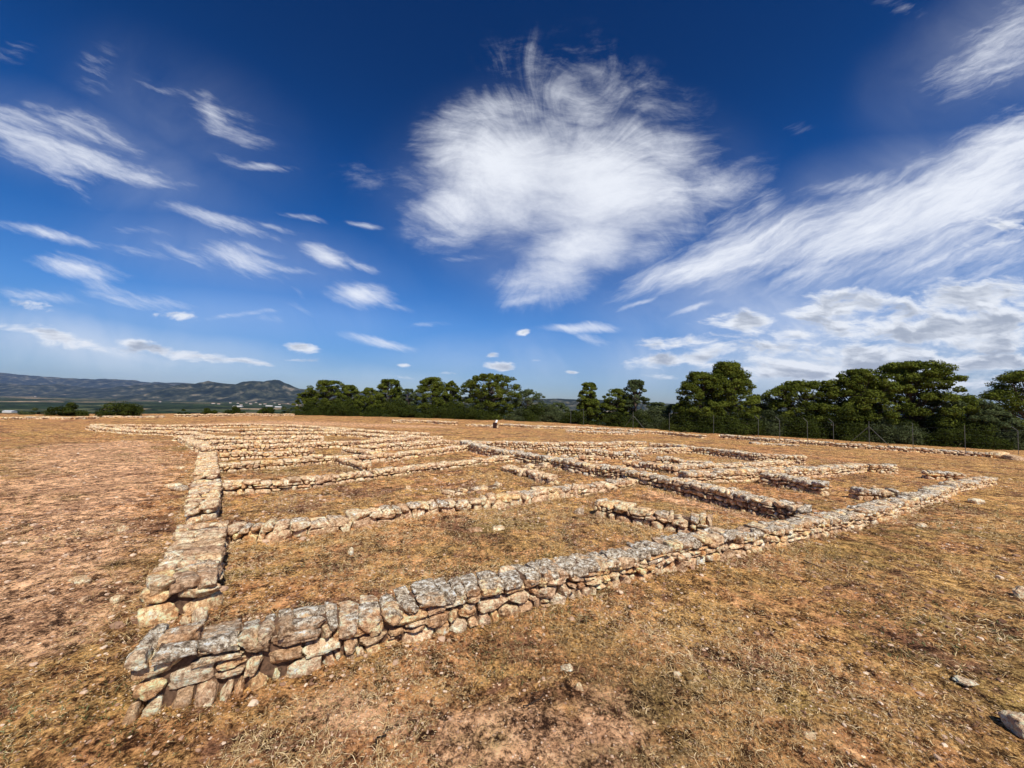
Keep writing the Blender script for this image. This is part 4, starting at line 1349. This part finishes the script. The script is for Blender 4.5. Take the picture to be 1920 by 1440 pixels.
def box(x0, x1, y0, y1, z0, z1, tilt=0.0):
    V = np.array([[x, y, z] for z in (z0, z1) for y in (y0, y1) for x in (x0, x1)], float)
    if tilt:
        V[:, 2] += tilt*(V[:, 1]-y0)
    F = np.array([[0, 2, 3, 1], [4, 5, 7, 6], [0, 1, 5, 4], [2, 6, 7, 3], [0, 4, 6, 2], [1, 3, 7, 5]])
    return V, F


br = thing('information_lectern', sp, 'dark red-brown block with a white tilted panel on its top right', 'information board')
V, F = box(-0.19, 0.17, -0.14, 0.14, -0.05, 0.52)
mesh_np('pedestal', V, F, M_CORTEN, br)
V, F = box(0.03, 0.18, -0.10, 0.10, 0.523, 0.55, 1.0)
V[:, 0] += (V[:, 2]-0.52)*0.25
mesh_np('panel', V, F, M_PANEL, br)
V, F = box(-0.10, -0.06, -0.02, 0.02, 0.522, 0.78)
mesh_np('post', V, F, M_POST, br)

# ------------------------------------------------------------ twigs on the grass
M_TWIG = mat_simple('dark_dead_wood', (0.035, 0.025, 0.02), 0.3, 20)


def twig(label, pts, r_, seed):
    rs = np.random.default_rng(seed)
    P_ = np.array([G(*p) for p in pts])
    t = np.linspace(0, 1, 9)
    Q = np.stack([np.interp(t, np.linspace(0, 1, len(P_)), P_[:, i]) for i in range(3)], -1)
    Q += rs.normal(size=Q.shape)*0.008
    Q[:, 2] = ground_z(Q[:, 0], Q[:, 1])+0.022
    V, F = tube([(Q, np.linspace(r_, r_*0.5, 9))])
    o = mesh_np('twig', V, F, M_TWIG, smooth=True, loc=Q[0])
    tag(o, label, 'twig', 'dead twigs on the grass')


twig('long dark curved twig on the grass right of the foreground wall', [(1507, 1056), (1545, 1068), (1587, 1081)], 0.007, 1)
twig('short brown twig on bare soil at the bottom centre', [(982, 1342), (1000, 1325), (1023, 1308)], 0.004, 2)
twig('thin broken twig in the bottom left of the bare patch', [(702, 1408), (720, 1393), (736, 1380)], 0.004, 3)

# ------------------------------------------------------------ houses far down in the valley
M_HW = mat_simple('pale_render', (0.62, 0.55, 0.47), 0.15, 0.3)
M_HR = mat_simple('terracotta_roof', (0.36, 0.17, 0.10), 0.2, 0.4)


def house(k, px, py, w, d, h, rz, label, shed=False):
    dirr = ray(px, py)
    # intersect with the valley floor
    t = (CAM_H+72)/-dirr[2]
    for _ in range(6):
        t = (CAM_H-float(terrain(dirr[0]*t, dirr[1]*t)))/-dirr[2]
    x, y = dirr[0]*t, dirr[1]*t
    z = float(terrain(x, y))
    r = thing('shed' if shed else 'house', (x, y, z), label, 'shed' if shed else 'house', 'buildings in the valley', rz)
    V, F = box(-w/2, w/2, -d/2, d/2, -2, h)
    mesh_np('wall', V, F, M_HW, r)
    e = 0.5
    rh = h+d*(0.12 if shed else 0.22)
    V = np.array([[-w/2-e, -d/2-e, h], [w/2+e, -d/2-e, h], [w/2+e, d/2+e, h], [-w/2-e, d/2+e, h], [-w/2-e, 0, rh], [w/2+e, 0, rh]])
    mesh_np('roof', V, [np.array([[0, 1, 5, 4], [2, 3, 4, 5], [3, 2, 1, 0]]), np.array([[0, 4, 3], [1, 2, 5]])], M_PANEL if shed else M_HR, r)


rs_ = np.random.default_rng(4)
for k, (px, py) in enumerate([(446, 757), (452, 760), (470, 758), (488, 759), (497, 758), (515, 756), (524, 759), (556, 760), (400, 757), (410, 758), (203, 748), (212, 747), (300, 754), (76, 735+8), (66, 744), (432, 756), (540, 757), (462, 756), (480, 755)]):
    house(k, px, py, rs_.uniform(14, 26), rs_.uniform(9, 13), rs_.uniform(5, 8), rs_.uniform(-0.5, 0.5), 'tiny pale house with a tiled roof, far off in the valley below the hills')
for k, (px, py, w) in enumerate([(446, 763, 60), (505, 762, 50), (522, 764, 44), (18, 774, 30)]):
    house(k, px, py, w, 18, 6, 0.1, ['long white-roofed shed, leftmost of the valley sheds below the mountain', 'long white-roofed shed in the middle of the valley village',
                                     'white-roofed shed right of the village, below the highest hill', 'white-roofed shed just beyond the left edge of the plateau'][k], True)

# ------------------------------------------------------------ air between us and the hills
mh = bpy.data.materials.new('thin_haze')
mh.use_nodes = True
th_ = NT(mh.node_tree)
vo = th_.n('ShaderNodeVolumePrincipled', {'Color': (0.42, 0.60, 1.0, 1), 'Density': 0.000022, 'Anisotropy': 0.0})
oo = th_.n('ShaderNodeOutputMaterial')
th_.nt.links.new(vo.outputs[0], oo.inputs['Volume'])
V, F = box(-16000, 16000, -400, 15500, -82, 760)
hz = mesh_np('haze', V, F, mh)
tag(hz, 'thin blue haze over the valley and hills', 'haze', kind='stuff')
